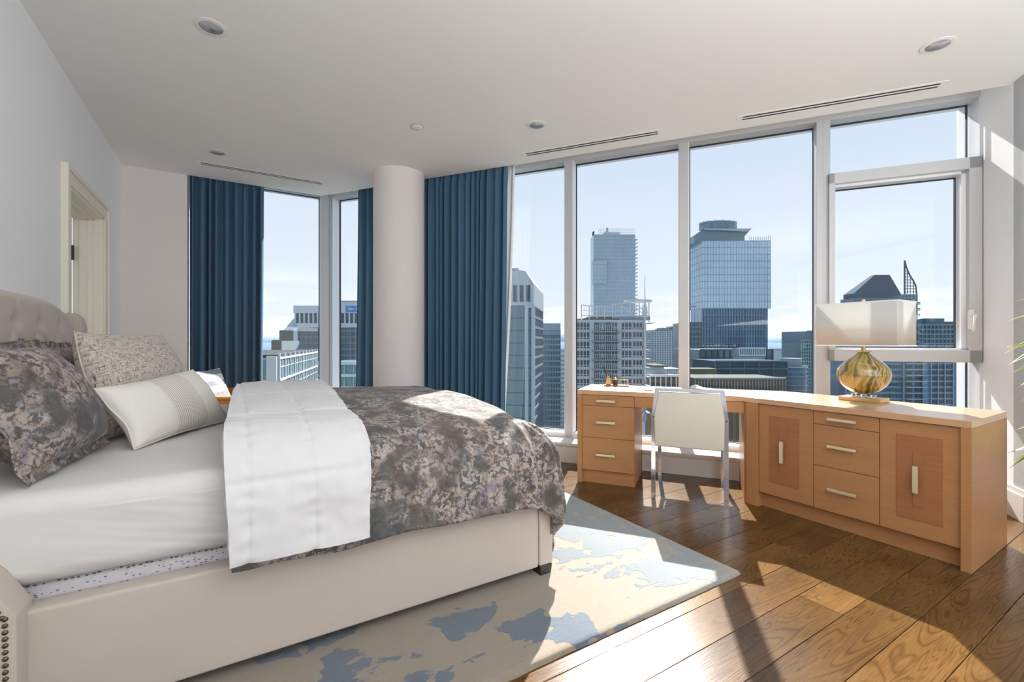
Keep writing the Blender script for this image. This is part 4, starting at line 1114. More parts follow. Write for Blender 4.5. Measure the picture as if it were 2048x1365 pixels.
# ================================================================== CITY
ZG = -95.
def cityroot(name, label, l, dep, yaw=0, cat='building'):
    """stands at bearing l (right of the view axis) and distance dep; local x = front width, local y = depth"""
    p = CITY @ V((l, dep, 0)); return thing(name, label, cat, (p.x, p.y, ZG), -YAW + yaw, group='city buildings')
def px2l(px, D): return (px - 1024) / 910 * D
def py2z(py, D): return HC + (682.5 - py) / 910 * D - ZG      # height above the street
def lbox(bm, *a, **k): box(bm, *a, **k)
def part(name, bm, m_, root, **k): return obj(name, bm, m_, root, local=True, **k)
def facegrid(root, w_, h0, h1, cols, rows, bw, bh, t, m_, x0=0., face='front', depth=0., name='mullion_grid', W=0.):
    """proud bars on a face: joined as one part"""
    bm = bmesh.new()
    for i in range(cols + 1):
        x = x0 + w_ * i / cols
        if bw <= 0: break
        if face == 'front': box(bm, x - bw / 2, x + bw / 2, -t, 0, h0, h1)
        elif face == 'left': box(bm, -t, 0, x - bw / 2, x + bw / 2, h0, h1)
        else: box(bm, W, W + t, x - bw / 2, x + bw / 2, h0, h1)
    for j in range(rows + 1):
        z = h0 + (h1 - h0) * j / rows
        if bh <= 0: break
        if face == 'front': box(bm, x0, x0 + w_, -t * 1.2, 0, z - bh / 2, z + bh / 2)
        elif face == 'left': box(bm, -t * 1.2, 0, x0, x0 + w_, z - bh / 2, z + bh / 2)
        else: box(bm, W, W + t * 1.2, x0, x0 + w_, z - bh / 2, z + bh / 2)
    o = part(name, bm, m_, root); o['kind'] = 'stuff'; return o
def simple(name, label, pxa, pxb, py, D, dep, wallm, gridm=None, cols=0, rows=0, bw=.3, bh=.3, zlow=700 , side=None, t=.25):
    l0, l1 = px2l(pxa, D), px2l(pxb, D); w_ = l1 - l0; h = py2z(py, D)
    r = cityroot(name, label, l0, D); bm = bmesh.new(); lbox(bm, 0, w_, 0, dep, 0, h); part('body', bm, wallm, r)
    hl = max(0, py2z(zlow, D))
    if gridm: facegrid(r, w_, hl, h, cols, rows, bw, bh, t, gridm)
    if side and gridm: facegrid(r, dep, hl, h, side, rows, bw, bh, t, gridm, face='left' if l0 > 0 else 'right', W=w_)
    return r, w_, h, hl

# terrain
bm = bmesh.new(); box(bm, -3500, 5500, 10, 9000, ZG - 2, ZG); obj('city_ground', bm, M['ground'], None, CITY, kind='structure')
def ridge(name, label, D, l0, l1, h_, seed, m_, bmp):
    bm = bmesh.new(); n = 120
    a = []; 
    for i in range(n + 1):
        l = l0 + (l1 - l0) * i / n; hh = h_ * (1 + .22 * noise.noise(V((l * .0006, seed, 0)))) + bmp * noise.noise(V((l * .02, seed, 3)))
        a.append([bm.verts.new((l, D + dd, ZG + z)) for dd, z in ((-260, 0), (-60, hh * .7), (0, hh), (300, hh * .9), (600, 0))])
    for i in range(n):
        for j in range(4): bm.faces.new((a[i][j], a[i + 1][j], a[i + 1][j + 1], a[i][j + 1]))
    o = obj(name, bm, m_, None, CITY, smooth=True, label=label, cat='hill'); return o
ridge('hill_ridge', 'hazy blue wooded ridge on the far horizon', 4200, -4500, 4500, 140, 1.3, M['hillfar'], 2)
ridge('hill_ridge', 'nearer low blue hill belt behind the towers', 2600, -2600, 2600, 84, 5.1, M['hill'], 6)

# --- left part of the view, corner window
# white topped office block
D = 170.; r, w_, h, hl = simple('office_tower', 'white topped dark office block with blue sign seen in the corner window', 592, 745, 650, D, 30, M['b_dark'], M['b_grey'], 14, 9, .12, .22, 760)
zt = py2z(612, D); z1_, z0_ = py2z(627, D), py2z(647, D)
bm = bmesh.new(); lbox(bm, -.6, w_ + .6, -.8, 30, z1_, zt); lbox(bm, -.6, w_ + .6, -.8, 30, h - 1.0, z0_); lbox(bm, -.4, w_, .3, 30, z0_, z1_); lbox(bm, -.6, .9, -.8, 0, py2z(790, D), z0_); part('white_crown', bm, M['b_white'], r)
bm = bmesh.new(); lbox(bm, w_ * .48, w_ + 1, 6, 22, zt, py2z(601, D)); part('penthouse', bm, M['b_white'], r)
bm = bmesh.new(); lbox(bm, w_ * .47, w_ + 1.2, 5.5, 22, py2z(601, D), py2z(599, D)); part('penthouse_roof', bm, M['b_grey'], r)
src = None; nb = 17
for i in range(nb + 1):
    x = w_ * i / nb
    if i < nb:
        bm = bmesh.new(); lbox(bm, x + w_ / nb * .22, x + w_ / nb * .82, .05, .35, z0_ + .1, z1_ - .1)
        if src is None: src = part('window', bm, M['b_win'], r); sx = src.location.x
        else: bm.free(); inst(src, (sx + w_ * i / nb, src.location.y, src.location.z), r)
bm = bmesh.new()
for i in range(nb + 1): lbox(bm, w_ * i / nb - .22, w_ * i / nb + .22, -.8, .3, z0_, z1_)
part('pilaster_row', bm, M['b_white'], r)
xs = px2l(693, D) - px2l(592, D)
bm = bmesh.new(); lbox(bm, xs, xs + px2l(717, D) - px2l(693, D), -1.0, -.8, py2z(625, D), py2z(612.5, D)); sg_ = part('sign', bm, M['b_sign'], r, label='blue rooftop sign with small pale lettering')
bm = bmesh.new()
for i, ww in enumerate((.42, .5, .35, .3, .5)): lbox(bm, xs + 1.0 + i * .62 + (.4 if i == 4 else 0), xs + 1.0 + i * .62 + ww + (.4 if i == 4 else 0), -1.06, -1.0, py2z(620.5, D), py2z(617, D))
obj('lettering', bm, M['b_white'], sg_, local=False, frame=root_mtx(r))
# triangular glazed roof + stone block
D = 230.; r, w_, h, hl = simple('stone_block', 'stone office block with sloping glass roof left of the white topped office', 561, 596, 662, D, 30, M['b_grey'], M['b_beige'], 6, 5, 1.0, .8, 702)
bm = bmesh.new(); wz = px2l(594, D) - px2l(566, D)
prism(bm, [(1.2, h), (w_, h), (w_, py2z(628, D))], .0, 25., XZ); part('glass_roof', bm, M['b_pale'], r)
# fin building
D = 60.; l0 = px2l(556, D); D2 = 94.8; l1 = px2l(633, D2); yaw = math.atan2(D2 - D, l1 - l0); w_ = math.hypot(D2 - D, l1 - l0); h = py2z(707, D)
r = cityroot('office_block', 'low office block with white vertical fins and green glass in the corner window', l0, D, yaw)
bm = bmesh.new(); lbox(bm, 0, w_, 0, 30, 0, h - .6); part('body', bm, M['b_green'], r)
nb = 10; bw_ = w_ / nb; src = None; fh = 2.9
for i in range(nb):
    for j in range(3):
        if src is None:
            bm = bmesh.new(); lbox(bm, .25, bw_ - .25, -.12, 0, h - .8 - fh + .15, h - .8 - .1); src = part('window', bm, M['b_teal'], r); b0 = src.location.copy()
        else: inst(src, (b0.x + i * bw_, b0.y, b0.z - j * fh), r)
src = None
for i in range(nb + 1):
    if src is None:
        bm = bmesh.new(); lbox(bm, -.11, .11, -.28, 0, h - 16, h); src = part('fin', bm, M['b_white'], r); b0 = src.location.copy()
    else: inst(src, (b0.x + i * bw_, b0.y, b0.z), r)
bm = bmesh.new()
for j in range(6): lbox(bm, 0, w_, -.3, 0, h - .8 - j * fh, h - .55 - j * fh)
for j in range(10): lbox(bm, 0, w_, -.2, 0, h - 1.9 - j * fh / 1.0, h - 1.8 - j * fh)
for i in range(nb): lbox(bm, i * bw_ + bw_ * .5 - .06, i * bw_ + bw_ * .5 + .06, -.22, 0, h - 16, h - .6)
for j in range(6): lbox(bm, -.2, 0, 0, 30, h - .8 - j * fh, h - .55 - j * fh)
lbox(bm, -.9, 0, .0, 1.2, h - 16, h - .4)
part('spandrel', bm, M['b_steel'], r)['kind'] = 'stuff'
bm = bmesh.new(); lbox(bm, -.3, w_, 0, 30, h - .6, h - .2); part('roof', bm, M['b_roof'], r)
simple('roof_plant_room', 'small grey rooftop structure behind the white finned office block', 545, 562, 682, 140, 12, M['b_grey'], M['b_beige'], 3, 2, .5, .5, 706)
simple('low_block', 'dark glazed low block right of the finned office', 633, 745, 727, 110, 20, M['b_teal'], M['b_steel'], 6, 3, .15, .7, 800)

# --- main window: left group
D = 110.; lc = px2l(1065, D); D2 = 135.; yaw = math.atan2(-(px2l(1085, D2) - lc), D2 - D); W_ = 30.; h = py2z(541, D); dp = math.hypot(D2 - D, px2l(1085, D2) - lc)
p0 = V((lc, D, 0)) - Matrix.Rotation(yaw, 3, 'Z') @ V((W_, 0, 0))
r = cityroot('office_tower', 'tall green glass tower with chamfered top beside the wide blue curtain', p0.x, p0.y, yaw)
bm = bmesh.new(); lbox(bm, 0, W_, 0, dp, 0, h - 8.5); part('body', bm, M['b_teal'], r)
bm = bmesh.new(); prism(bm, [(0, h - 8.5), (W_ + .3, h - 8.5), (W_ + .3, h - 3.2), (W_ - 1.6, h - .3), (W_ - 2.5, h), (0, h)], -.3, dp, XZ); part('crown', bm, M['b_conc'], r)
bm = bmesh.new(); lbox(bm, W_ - 12, W_ - 4, 3, 9, h, h + 1.1); part('roof_plant', bm, M['b_grey'], r)
bm = bmesh.new(); 
for i in range(9): lbox(bm, W_ - 1.5 - i * 1.6, W_ - .5 - i * 1.6, -.36, -.3, h - 7.6, h - 3.6)
part('crown_window_row', bm, M['b_win'], r)
facegrid(r, 1.6, 0, h - 8.5, 1, 1, .9, 1.2, .3, M['b_conc'], x0=W_ - 1.4)
facegrid(r, W_, h - 60, h - 8.5, 1, 17, 0, .25, .12, M['b_dark'])
facegrid(r, dp, h - 70, h - 8.5, 12, 24, .16, .6, .2, M['b_grey'], face='right', W=W_)
D = 150.; r, w_, h, hl = simple('office_tower', 'dark slate tower with a grid of small windows right of the green glass tower', 1085, 1121, 647, D, 24, M['b_grey'], None)
src = None; cols, rows = 7, 19
bm = bmesh.new(); 
for i in range(cols):
    for j in range(rows):
        lbox(bm, w_ * (i + .22) / cols, w_ * (i + .78) / cols, -.05, 0, h - 3.8 - 1.8 * j - 1.15, h - 3.8 - 1.8 * j)
part('window_grid', bm, M['b_win'], r)['kind'] = 'stuff'
facegrid(r, w_, h - 33, h - 2.4, cols, 0 + 1, .12, .2, .1, M['b_teal'])
simple('low_block', 'hazy block in the gap between slate tower and apartment building', 1118, 1150, 700, 300, 30, M['b_pale'], M['b_conc'], 5, 12, .8, 1.2, 800)
simple('low_block', 'striped office block behind the slate tower', 1120, 1134, 708, 190, 30, M['b_grey'], M['b_conc'], 3, 16, .3, 1.2, 850)

# far tall tower
D = 380.; r, w_, h, hl = simple('far_tower', 'pale blue tall tower rising behind the apartment building', 1187, 1270, 470, D, 14, M['b_pale'], M['b_conc'], 26, 30, .14, .5, 700, t=.3)
bm = bmesh.new(); lbox(bm, 9, w_ - 12, 2, 12, h, py2z(463, D)); part('penthouse', bm, M['b_pale'], r)
facegrid(r, w_ - 4, h, py2z(458, D), 22, 3, .15, .25, .2, M['b_steel'], x0=4.2, name='roof_screen')
bm = bmesh.new()
for j in range(34): lbox(bm, w_, w_ + 2.4, -.3, 8, h - 4 - j * 3.1, h - 3.4 - j * 3.1)
part('balcony_stack', bm, M['b_conc'], r)['kind'] = 'stuff'
bm = bmesh.new(); lbox(bm, -.8, 10.6, -1.2, 6, py2z(568, D), py2z(522, D)); part('projecting_bay', bm, M['b_conc'], r)
facegrid(r, 11.4, py2z(568, D), py2z(522, D), 11, 6, .1, .35, 1.3, M['b_pale'], x0=-.8)
bm = bmesh.new(); tube(bm, [(w_ * .36, 5, h), (w_ * .36, 5, py2z(453, D))], .9, 8); part('chimney', bm, M['b_grey'], r)
bm = bmesh.new(); lbox(bm, -.4, .6, -.4, 4, h, py2z(463, D)); part('corner_fin', bm, M['b_slate'], r)

# apartment building with roof crown
D = 62.; l0 = px2l(1149, D); l1 = px2l(1303, D); w_ = l1 - l0; h = py2z(640, D)
def ax(px): return px2l(px, D) - l0
def az(py): return py2z(py, D)
r = cityroot('apartment_building', 'concrete apartment building with curved steel roof crown beyond the desk', l0, D)
xr = ax(1287)
bm = bmesh.new(); lbox(bm, 0, ax(1202), 0, 3, 0, h); lbox(bm, ax(1201), xr - .3, 0, 14, 0, h); lathe(bm, [(3.0, 0), (3.0, h)], xr - 1.95, 3.2, 40); part('body', bm, M['b_conc'], r)
bm = bmesh.new(); lbox(bm, ax(1242), ax(1302), .4, 16, h, az(633)); part('parapet', bm, M['b_grey'], r)
bm = bmesh.new(); lbox(bm, ax(1160), ax(1245), 1, 2.8, h, az(637)); part('roof', bm, M['b_beige'], r)
bm = bmesh.new(); lbox(bm, ax(1190), ax(1245), 5, 14, az(640), az(630)); part('plant_room', bm, M['b_beige'], r)
FH = 18.6
rows = 11
# recessed balcony bay as dark strip
bm = bmesh.new(); lbox(bm, ax(1187.5), ax(1235), -.02, .0, 0, az(646)); part('balcony_recess', bm, M['b_teal'], r)
wsrc = {}
def win(kind, x0, x1, zt_, zb_, mat_=None, cx=3, low=.72):
    key = (kind,)
    if key not in wsrc:
        bm = bmesh.new(); lbox(bm, x0, x1, -.10, -.0, zb_, zt_); o = part('window', bm, mat_ or M['b_win'], r); 
        bm = bmesh.new()
        for i in range(cx + 1): lbox(bm, x0 + (x1 - x0) * i / cx - .035, x0 + (x1 - x0) * i / cx + .035, -.17, -.09, zb_, zt_)
        zz = zb_ + (zt_ - zb_) * (1 - low); lbox(bm, x0, x1, -.17, -.09, zz - .03, zz + .03); lbox(bm, x0, x1, -.17, -.09, zt_ - .04, zt_); lbox(bm, x0, x1, -.17, -.09, zb_, zb_ + .04)
        f = obj('window_frame', bm, M['b_line'], o, frame=root_mtx(r)); wsrc[key] = (o, f, zt_, o.location.copy())
    else:
        o, f, z_, l_ = wsrc[key]; c_ = inst(o, (l_.x, l_.y, l_.z + zt_ - z_), r); g_ = f.copy(); C.objects.link(g_); g_.parent = c_
for j in range(rows):
    yt = 646 + FH * j; yb = yt + 14.2
    win('b', ax(1153), ax(1179), az(yt), az(yb), cx=4)
    win('c', ax(1199), ax(1210), az(yt), az(yb), M['b_teal'], 2)
    win('d', ax(1223), ax(1234), az(yt), az(yb), M['b_win'], 2)
    win('e', ax(1242), ax(1263), az(yt), az(yb), cx=3)
    win('f', ax(1265), ax(1284), az(yt), az(yt + 10.5), cx=3, low=.99)
# pale wall piers, slabs and balcony slabs
bm = bmesh.new()
for j in range(rows + 1):
    z = az(643.5 + FH * j); lbox(bm, ax(1242), xr, -.22, 0, z - .12, z + .12); lbox(bm, 0, ax(1180), -.12, 0, z - .12, z + .10)
for x0_, x1_ in ((1179.5, 1187.5), (1235, 1241.5)): lbox(bm, ax(x0_), ax(x1_), -.28, 0, 0, az(645))
lbox(bm, 0, xr, -.25, 0, az(645.5), az(641))
part('floor_slab_set', bm, M['b_conc'], r)
bm = bmesh.new()
for j in range(1, rows): 
    z = az(645.5 + FH * j); lbox(bm, ax(1183), ax(1238), -1.0, 0, z - .10, z + .05)
part('balcony_slab_set', bm, M['b_grey'], r)
bm = bmesh.new()
for j in range(1, rows):
    z = az(645.5 + FH * j)
    lbox(bm, ax(1187), ax(1236), -.95, -.93, z + .75, z + .79)
    for i in range(12): lbox(bm, ax(1188 + 4 * i), ax(1188 + 4 * i) + .03, -.95, -.93, z, z + .76)
part('balcony_railing', bm, M['b_steel'], r)['kind'] = 'stuff'
# round corner bay: window ribbons as curved bands
src = None
for j in range(rows):
    z0_, z1_ = az(646 + FH * j + 14.6), az(646 + FH * j)
    if src is None:
        bm = bmesh.new(); R_ = 3.06
        cxp = xr - 1.95; 
        def arc(u, v): 
            a_ = math.radians(-52 + 72 * u); return (cxp + R_ * math.cos(a_), 3.2 + R_ * math.sin(a_), z0_ + (z1_ - z0_) * v)
        grid(bm, 24, 2, arc); src = part('window', bm, M['b_win'], r); b0 = src.location.copy(); ztop0 = z1_
        bm = bmesh.new()
        for k in range(10):
            a_ = math.radians(-52 + 72 * k / 9); q = V((cxp + (R_ + .03) * math.cos(a_), 3.2 + (R_ + .03) * math.sin(a_), 0)); tube(bm, [q + V((0, 0, z0_)), q + V((0, 0, z1_))], .05, 4)
        fr_ = obj('window_frame', bm, M['b_line'], src, frame=root_mtx(r))
    else:
        o = inst(src, (b0.x, b0.y, b0.z + z1_ - ztop0), r); g_ = fr_.copy(); C.objects.link(g_); g_.parent = o
# crown: curved steel screen
bm = bmesh.new()
def crown_pt(t_):   # t_ 0..1 left to right
    return V((ax(1164) + (ax(1300) - ax(1164)) * t_, .5 + 1.5 * math.sin(PI * t_), 0))
def ctop(t_): return az(609.5) - .12 * math.sin(PI * min(1, t_ / .55)) + (az(600.5) - az(609.5)) * max(0, (t_ - .35) / .5) ** 1.1 if t_ < .85 else az(600.5)
zb_ = az(631)
N_ = 24
for i in range(N_ + 1):
    t_ = i / N_; q = crown_pt(t_); 
    tube(bm, [q + V((0, 0, zb_ - (.9 if i % 3 == 0 else 0))), q + V((0, 0, ctop(t_)))], .085 if i % 3 == 0 else .035, 6)
for f_ in (0., .5, 1.):
    tube(bm, [crown_pt(i / N_) + V((0, 0, zb_ + (ctop(i / N_) - zb_) * f_)) for i in range(N_ + 1)], .07 if f_ != .5 else .04, 6)
for a_, b_ in ((.62, .78), (.78, .92), (.85, .97)): tube(bm, [crown_pt(a_) + V((0, 0, zb_ + 1.5)), crown_pt(b_) + V((0, 0, zb_ + .3))], .06, 6)
part('crown_screen', bm, M['b_steel'], r)
bm = bmesh.new(); zc_ = az(600)
def ring(u, v):
    a_ = 2 * PI * u; R1 = 1.85; rr = R1 - .55 * v
    return (ax(1285) + rr * math.cos(a_), 2.2 + rr * math.sin(a_), zc_)
outer = [V(ring(i / 30, 0)) for i in range(31)]; inner = [V(ring(i / 30, 1)) for i in range(31)]
tube(bm, outer, .12, 6); tube(bm, inner, .09, 6)
for i in range(0, 31, 2): tube(bm, [outer[i], inner[i]], .05, 5)
part('crown_ring', bm, M['b_steel'], r)
bm = bmesh.new(); xm = ax(1288); tube(bm, [(xm, -.4, az(760)), (xm, -.4, az(640))], .12, 8); tube(bm, [(xm, -.4, az(640)), (xm, -.4, az(623)), (xm, -.4, az(601))], .12, 8, .10)
tube(bm, [(xm, -.4, az(601)), (xm, -.4, az(552))], .07, 6, .03)
lathe(bm, [(.15, az(637)), (.40, az(626)), (.32, az(618)), (.1, az(605))], xm, -.4, 12); part('mast', bm, M['b_steel'], r)
bm = bmesh.new(); lbox(bm, ax(1303), ax(1312), .5, 5, az(646.5), az(645.5)); 
for j in range(1, rows): lbox(bm, ax(1302), ax(1310), 2, 7, az(645.5 + FH * j) - .1, az(645.5 + FH * j) + .05)
part('side_balcony_set', bm, M['b_conc'], r)

simple('apartment_block', 'grey apartment block with many small windows right of the crowned building', 1303, 1362, 663, 190, 30, M['b_grey'], M['b_conc'], 12, 26, .5, .35, 780, side=4)
r, w_, h, hl = simple('apartment_block', 'darker upper apartment block with roof boxes behind the small windowed block', 1310, 1375, 660, 230, 30, M['b_teal'], M['b_grey'], 14, 20, .4, .6, 760)
bm = bmesh.new(); lbox(bm, 4, 13, 3, 10, h, py2z(656, 230)); lbox(bm, 9, 11.5, 3, 10, h, py2z(653, 230)); part('roof_box', bm, M['b_grey'], r)
r, w_, h, hl = simple('rooftop_house', 'small white rooftop house in front of the apartment blocks', 1309, 1328, 734, 75, 6, M['b_conc'], None)
bm = bmesh.new(); lbox(bm, -.4, w_ + .5, -.5, 6, h, h + .25); part('roof', bm, M['b_beige'], r)
simple('low_block', 'beige low roof block below the small rooftop house', 1300, 1362, 752, 70, 4, M['b_beige'], M['b_line'], 6, 2, .12, .3, 800)
simple('low_block', 'white mullioned low block beside the window mullion', 1332, 1362, 738, 105, 12, M['b_pale'], M['b_line'], 8, 3, .2, .2, 800)

# big blue glass tower
D = 200.; l0 = px2l(1404, D); w_ = px2l(1541, D) - l0
def ax(px): return px2l(px, D) - l0
def az(py): return py2z(py, D)
r = cityroot('glass_tower', 'large blue mirrored glass tower with stepped crown in the second wide pane', l0, D)
dp = 13.
bm = bmesh.new(); lbox(bm, 0, w_, 0, dp, az(617), az(482)); b = part('upper_block', bm, M['b_blue'], r)
bm = bmesh.new(); lbox(bm, .2, ax(1535.5), .8, dp - .3, 0, az(617)); part('lower_block', bm, M['b_blue2'], r)
facegrid(r, w_, az(617), az(482), 24, 10, .10, .22, .12, M['b_line2'])
facegrid(r, dp, az(617), az(482), 6, 10, .10, .22, .12, M['b_line2'], face='left')
o = facegrid(r, ax(1535.5), az(757), az(617), 24, 10, .07, .2, -.70, M['b_line2']) ; 
bm = bmesh.new(); 
prism(bm, [(-2.4, az(482)), (ax(1495), az(482)), (ax(1495), az(470)), (ax(1508), az(456)), (ax(1412), az(455)), (-2.4, az(468))], 2.5, dp + 4, XZ); part('crown_storey', bm, M['b_teal'], r)
bm = bmesh.new(); prism(bm, [(ax(1410), az(456)), (ax(1508), az(456)), (ax(1499), az(462)), (ax(1412), az(458))], 1.2, dp + 4, XZ); part('crown_canopy', bm, M['b_pale'], r)
bm = bmesh.new()
def ov(u, v): a_ = 2 * PI * u; return (ax(1452) + ax(1436) * 0 + (px2l(1490, D) - px2l(1452, D)) * math.cos(a_), 8 + 5 * math.sin(a_), az(456) + (az(437) - az(456)) * v)
vsx = grid(bm, 32, 3, ov, close_u=True); bm.faces.new([c_[2] for c_ in vsx]); part('crown_drum', bm, M['b_teal'], r, smooth=False)
bm = bmesh.new()
for v_ in (.35, .95): tube(bm, [V(ov(i / 32, v_)) * 1 + V((0, 0, 0)) for i in range(33)], .22, 5)
for i in range(0, 32, 2): tube(bm, [ov(i / 32, 0), ov(i / 32, 1.1)], .12, 4)
part('drum_rail', bm, M['b_pale'], r)['kind'] = 'stuff'
bm = bmesh.new()
for i in range(12): 
    x = ax(1500) + (w_ - ax(1500)) * i / 11; lbox(bm, x - .1, x + .1, .2, .4, az(482), az(473.5 - (i > 9) * 2))
part('roof_post_row', bm, M['b_steel'], r)['kind'] = 'stuff'
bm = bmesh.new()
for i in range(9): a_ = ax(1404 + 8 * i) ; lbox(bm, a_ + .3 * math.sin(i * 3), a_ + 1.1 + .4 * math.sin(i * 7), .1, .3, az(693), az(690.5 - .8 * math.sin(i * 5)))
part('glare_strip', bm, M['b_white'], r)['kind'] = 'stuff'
# neighbours of the glass tower
r, w_, h, hl = simple('dark_tower', 'dark tower with open steel roof frame left of the blue glass tower', 1376, 1404, 645, 150, 14, M['b_dark'], M['b_teal'], 4, 14, .2, .3, 780)
bm = bmesh.new(); 
for i in range(5): lbox(bm, i * 1.05, i * 1.05 + .2, 0, .2, h, h + 5 - i * .9)
lbox(bm, -1, 2.8, 0, .4, h + 5.0, h + 5.4); part('roof_frame', bm, M['b_grey'], r)
simple('podium_block', 'dark wide podium block below the blue glass tower', 1400, 1545, 700, 120, 20, M['b_dark'], M['b_slate'], 12, 5, .3, .3, 780)
simple('podium_block', 'ribbed grey screen block at the foot of the blue glass tower', 1478, 1530, 697, 113, 3, M['b_grey'], M['b_conc'], 12, 1, .2, .4, 711)
simple('low_block', 'black roofed hall below the blue tower', 1430, 1574, 723, 95, 12, M['b_slate'], M['b_dark'], 5, 2, .2, .3, 753)
simple('low_block', 'pale green flat roof block behind the paper sheet', 1376, 1434, 738, 90, 4, M['b_beige'], None)
simple('low_block', 'beige ribbed low block just above the desk edge', 1390, 1570, 757, 78, 9, M['b_beige'], M['b_grey'], 30, 1, .08, .3, 790)
simple('bank_block', 'grey flat roofed block with square windows right of the glass tower', 1538, 1612, 704, 210, 20, M['b_grey'], M['b_conc'], 14, 1, 1.2, 1.2, 722)
simple('low_block', 'long brown grey roofline behind the square windowed block', 1538, 1600, 699, 320, 30, M['b_beige'], M['b_grey'], 5, 1, 1, 1, 710)
D = 105.
r = cityroot('round_tower', 'round banded office tower at lower right of the second wide pane', px2l(1600, D), D + 3)
R_ = (px2l(1627, D) - px2l(1574, D)) / 2; h = py2z(733, D)
bm = bmesh.new(); lathe(bm, [(R_, 0), (R_, h), (R_ - .4, h + .01), (0, h + .02)], 0, 0, 40); part('body', bm, M['b_deep'], r, smooth=True, angle=40)
for j in range(7):
    bm = bmesh.new(); z = h - .1 - j * 1.05 - (0 if j == 0 else .15); lathe(bm, [(R_ + .08, z - (.28 if j == 0 else .08)), (R_ + .1, z), (R_ - .1, z + .01)], 0, 0, 40); part('floor_band', bm, M['b_conc'], r, smooth=True, angle=40)
bm = bmesh.new(); lathe(bm, [(R_ * .75, h), (R_ * .75, py2z(718, D)), (0, py2z(717.5, D))], 0, .5, 24); part('roof_drum', bm, M['b_grey'], r, smooth=True, angle=40)
simple('teal_tower', 'teal glass tower partly hidden behind the window post and round tower', 1614, 1640, 663, 170, 16, M['b_pale'], M['b_teal'], 6, 20, .3, .5, 800)
simple('teal_tower', 'shorter teal tower left of the pale one by the window post', 1602, 1620, 681, 150, 10, M['b_teal'], M['b_green'], 4, 14, .3, .4, 780)

# --- casement view
D = 210.; l0 = px2l(1706, D)
def ax(px): return px2l(px, D) - l0
def az(py): return py2z(py, D)
r = cityroot('slate_tower', 'dark slate tower with a sloped pyramidal roof behind the lamp shade', l0, D)
bm = bmesh.new(); lbox(bm, 0, ax(1806), 0, 8, 0, az(597)); part('body', bm, M['b_deep'], r)
bm = bmesh.new()
top = [(ax(1760), 3), (ax(1790), 3), (ax(1790), 6), (ax(1762), 6)]; bot = [(ax(1708), 0), (ax(1803), 0), (ax(1803), 8), (ax(1712), 8)]
tv = [bm.verts.new((x, y_, az(548))) for x, y_ in top]; mid = [bm.verts.new((x, y_, az(587) if i in (0, 3) else az(590))) for i, (x, y_) in enumerate(bot)]; bv = [bm.verts.new((x, y_, az(597))) for x, y_ in bot]
bm.faces.new(tv); bm.faces.new(bv[::-1])
for a_, b_ in ((tv, mid), (mid, bv)):
    for i in range(4): bm.faces.new((a_[i], b_[i], b_[(i + 1) % 4], a_[(i + 1) % 4]))
bmesh.ops.recalc_face_normals(bm, faces=bm.faces); part('roof', bm, M['b_slate'], r)
facegrid(r, ax(1806), az(610), az(598), 10, 2, .3, .4, .2, M['b_teal'])
D = 195.; l0 = px2l(1803, D)
r = cityroot('sail_tower', 'slim tower with curved lattice sail spire right of the lamp shade', l0, D)
bm = bmesh.new(); lbox(bm, 0, ax(1834) + 0, 0, 5, 0, az(590)); part('body', bm, M['b_deep'], r)
facegrid(r, ax(1834), az(700), az(590), 5, 18, .25, .4, .2, M['b_teal'])
bm = bmesh.new(); xl = ax(1810.5); 
pts = [(1810.5, 521), (1814, 535), (1820, 549), (1828, 562), (1833, 572), (1834.5, 590)]
curve = [V((ax(a_), .3, az(b_))) for a_, b_ in pts]
tube(bm, curve, .28, 6); tube(bm, [V((xl, .3, az(521))), V((xl, .3, az(592)))], .32, 6)
def cxat(z):
    for p, q in zip(curve, curve[1:]):
        if q.z <= z <= p.z: return p.x + (q.x - p.x) * (p.z - z) / (p.z - q.z)
    return curve[-1].x
for py_ in range(530, 592, 6):
    z = az(py_); tube(bm, [V((xl, .3, z)), V((cxat(z), .3, z))], .16, 5)
for pxx in (1816, 1822, 1828):
    for p, q in zip(curve, curve[1:]):
        if p.x <= ax(pxx) <= q.x: zz = p.z + (q.z - p.z) * (ax(pxx) - p.x) / max(1e-6, q.x - p.x); tube(bm, [V((ax(pxx), .3, zz)), V((ax(pxx), .3, az(591)))], .14, 5); break
part('spire_lattice', bm, M['b_slate'], r)
bm = bmesh.new()
for j in range(3): lbox(bm, ax(1834), ax(1845), 1, 6, az(609 + 12 * j), az(607.5 + 12 * j)); lbox(bm, ax(1834), ax(1845), 1, 1.2, az(607 + 12 * j), az(604 + 12 * j))
part('balcony_set', bm, M['b_teal'], r)
bm = bmesh.new()
for j in range(7): lbox(bm, ax(1822), ax(1830), -.25, 0, az(600 + 9 * j + 4), az(600 + 9 * j))
part('lit_window_row', bm, M['b_pale'], r)
r, w_, h, hl = simple('teal_block', 'dark teal stepped office block at the right of the casement window', 1836, 1945, 650, 150, 6, M['b_deep'], M['b_teal'], 14, 16, .25, .5, 800)
bm = bmesh.new(); a_ = px2l(1858, 150) - px2l(1836, 150); lbox(bm, a_, a_ + 6, 1, 5, h, py2z(637, 150)); lbox(bm, 10, w_, 2, 6, h, py2z(643, 150)); part('penthouse', bm, M['b_deep'], r)
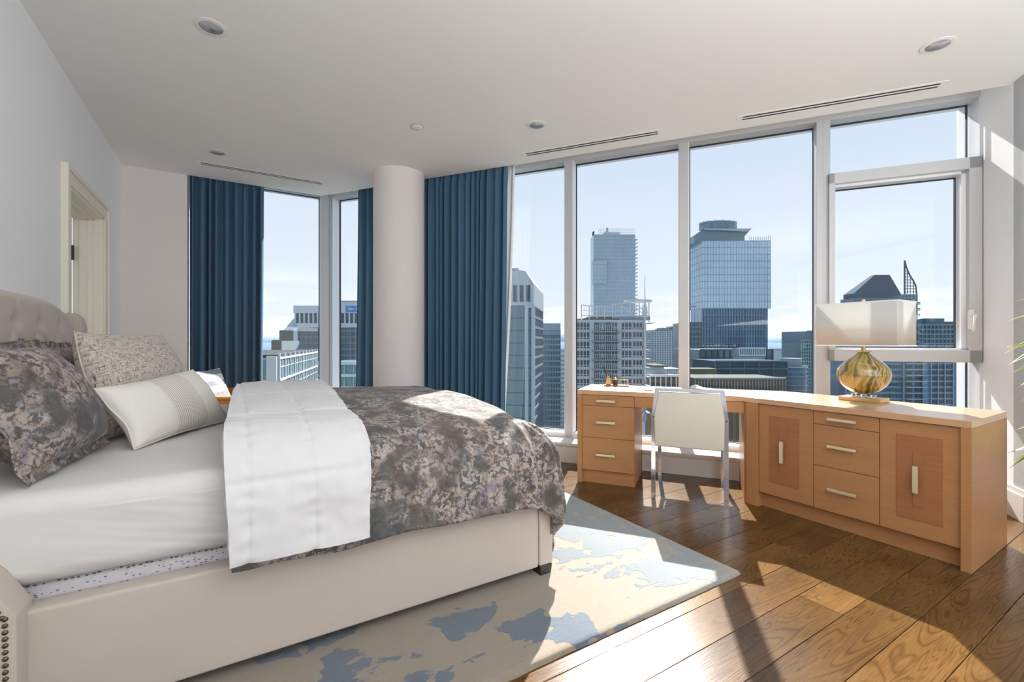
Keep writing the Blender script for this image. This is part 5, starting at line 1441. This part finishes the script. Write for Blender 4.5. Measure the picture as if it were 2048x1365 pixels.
simple('teal_block', 'dark glazed slab block below the slate tower behind the lamp', 1706, 1812, 668, 165, 4, M['b_deep'], M['b_slate'], 10, 14, .25, .4, 800)
D = 70.
r, w_, h, hl = simple('residential_tower', 'blue residential tower with white balcony edges in the lower casement pane', 1690, 1965, 692, D, 6, M['b_blue2'], None)
rows = 13
bm = bmesh.new()
for j in range(rows + 1): 
    z = h - j * .9; lbox(bm, w_ * .42, w_ * .56, -.8, 0, z - .10, z + .04)
    for a_, b_ in ((.58, .78), (.80, .97), (0.05, .2)): lbox(bm, w_ * a_, w_ * b_, -.15, 0, z - .09, z + .0)
for f_ in (.42, .56, .62, .67, .72, .78, .84, .90, .97): lbox(bm, w_ * f_ - .06, w_ * f_ + .06, -.2, 0, h - 16, h)
part('balcony_edge_set', bm, M['b_pale'], r)['kind'] = 'stuff'
src = None
for j in range(rows):
    for k, f_ in enumerate((.015, .05, .09, .14, .18, .24, .28, .32, .37, .44, .51, .63, .68, .735, .81, .87, .92)):
        if src is None:
            bm = bmesh.new(); lbox(bm, w_ * f_, w_ * f_ + .95, -.06, 0, h - .78, h - .25); src = part('window', bm, M['b_win'], r); b0 = src.location.copy(); f0 = f_
        else: inst(src, (b0.x + w_ * (f_ - f0), b0.y, b0.z - j * .9), r)
simple('teal_block', 'teal glazed block with dark bands left of the lamp base', 1664, 1700, 700, 85, 4, M['b_green'], M['b_teal'], 4, 8, .15, .3, 810)
# a band of small hazy city blocks far out, filling the gaps between towers
rnd = random.Random(21)
bm = bmesh.new()
for k in range(420):
    D = rnd.uniform(420, 2300); l = rnd.uniform(-.62, 1.05) * D
    hh = rnd.uniform(8, 32) + (30 if rnd.random() < .1 else 0)
    if D < 1200: hh = min(hh, 60)
    ww = rnd.uniform(14, 45); box(bm, l, l + ww, D, D + ww, ZG, ZG + hh)
obj('distant_city_block', bm, M['b_conc'], None, CITY, kind='stuff', label='small hazy far city blocks below the horizon', cat='buildings')
print('planks', pc_, 'objects', len(bpy.data.objects))
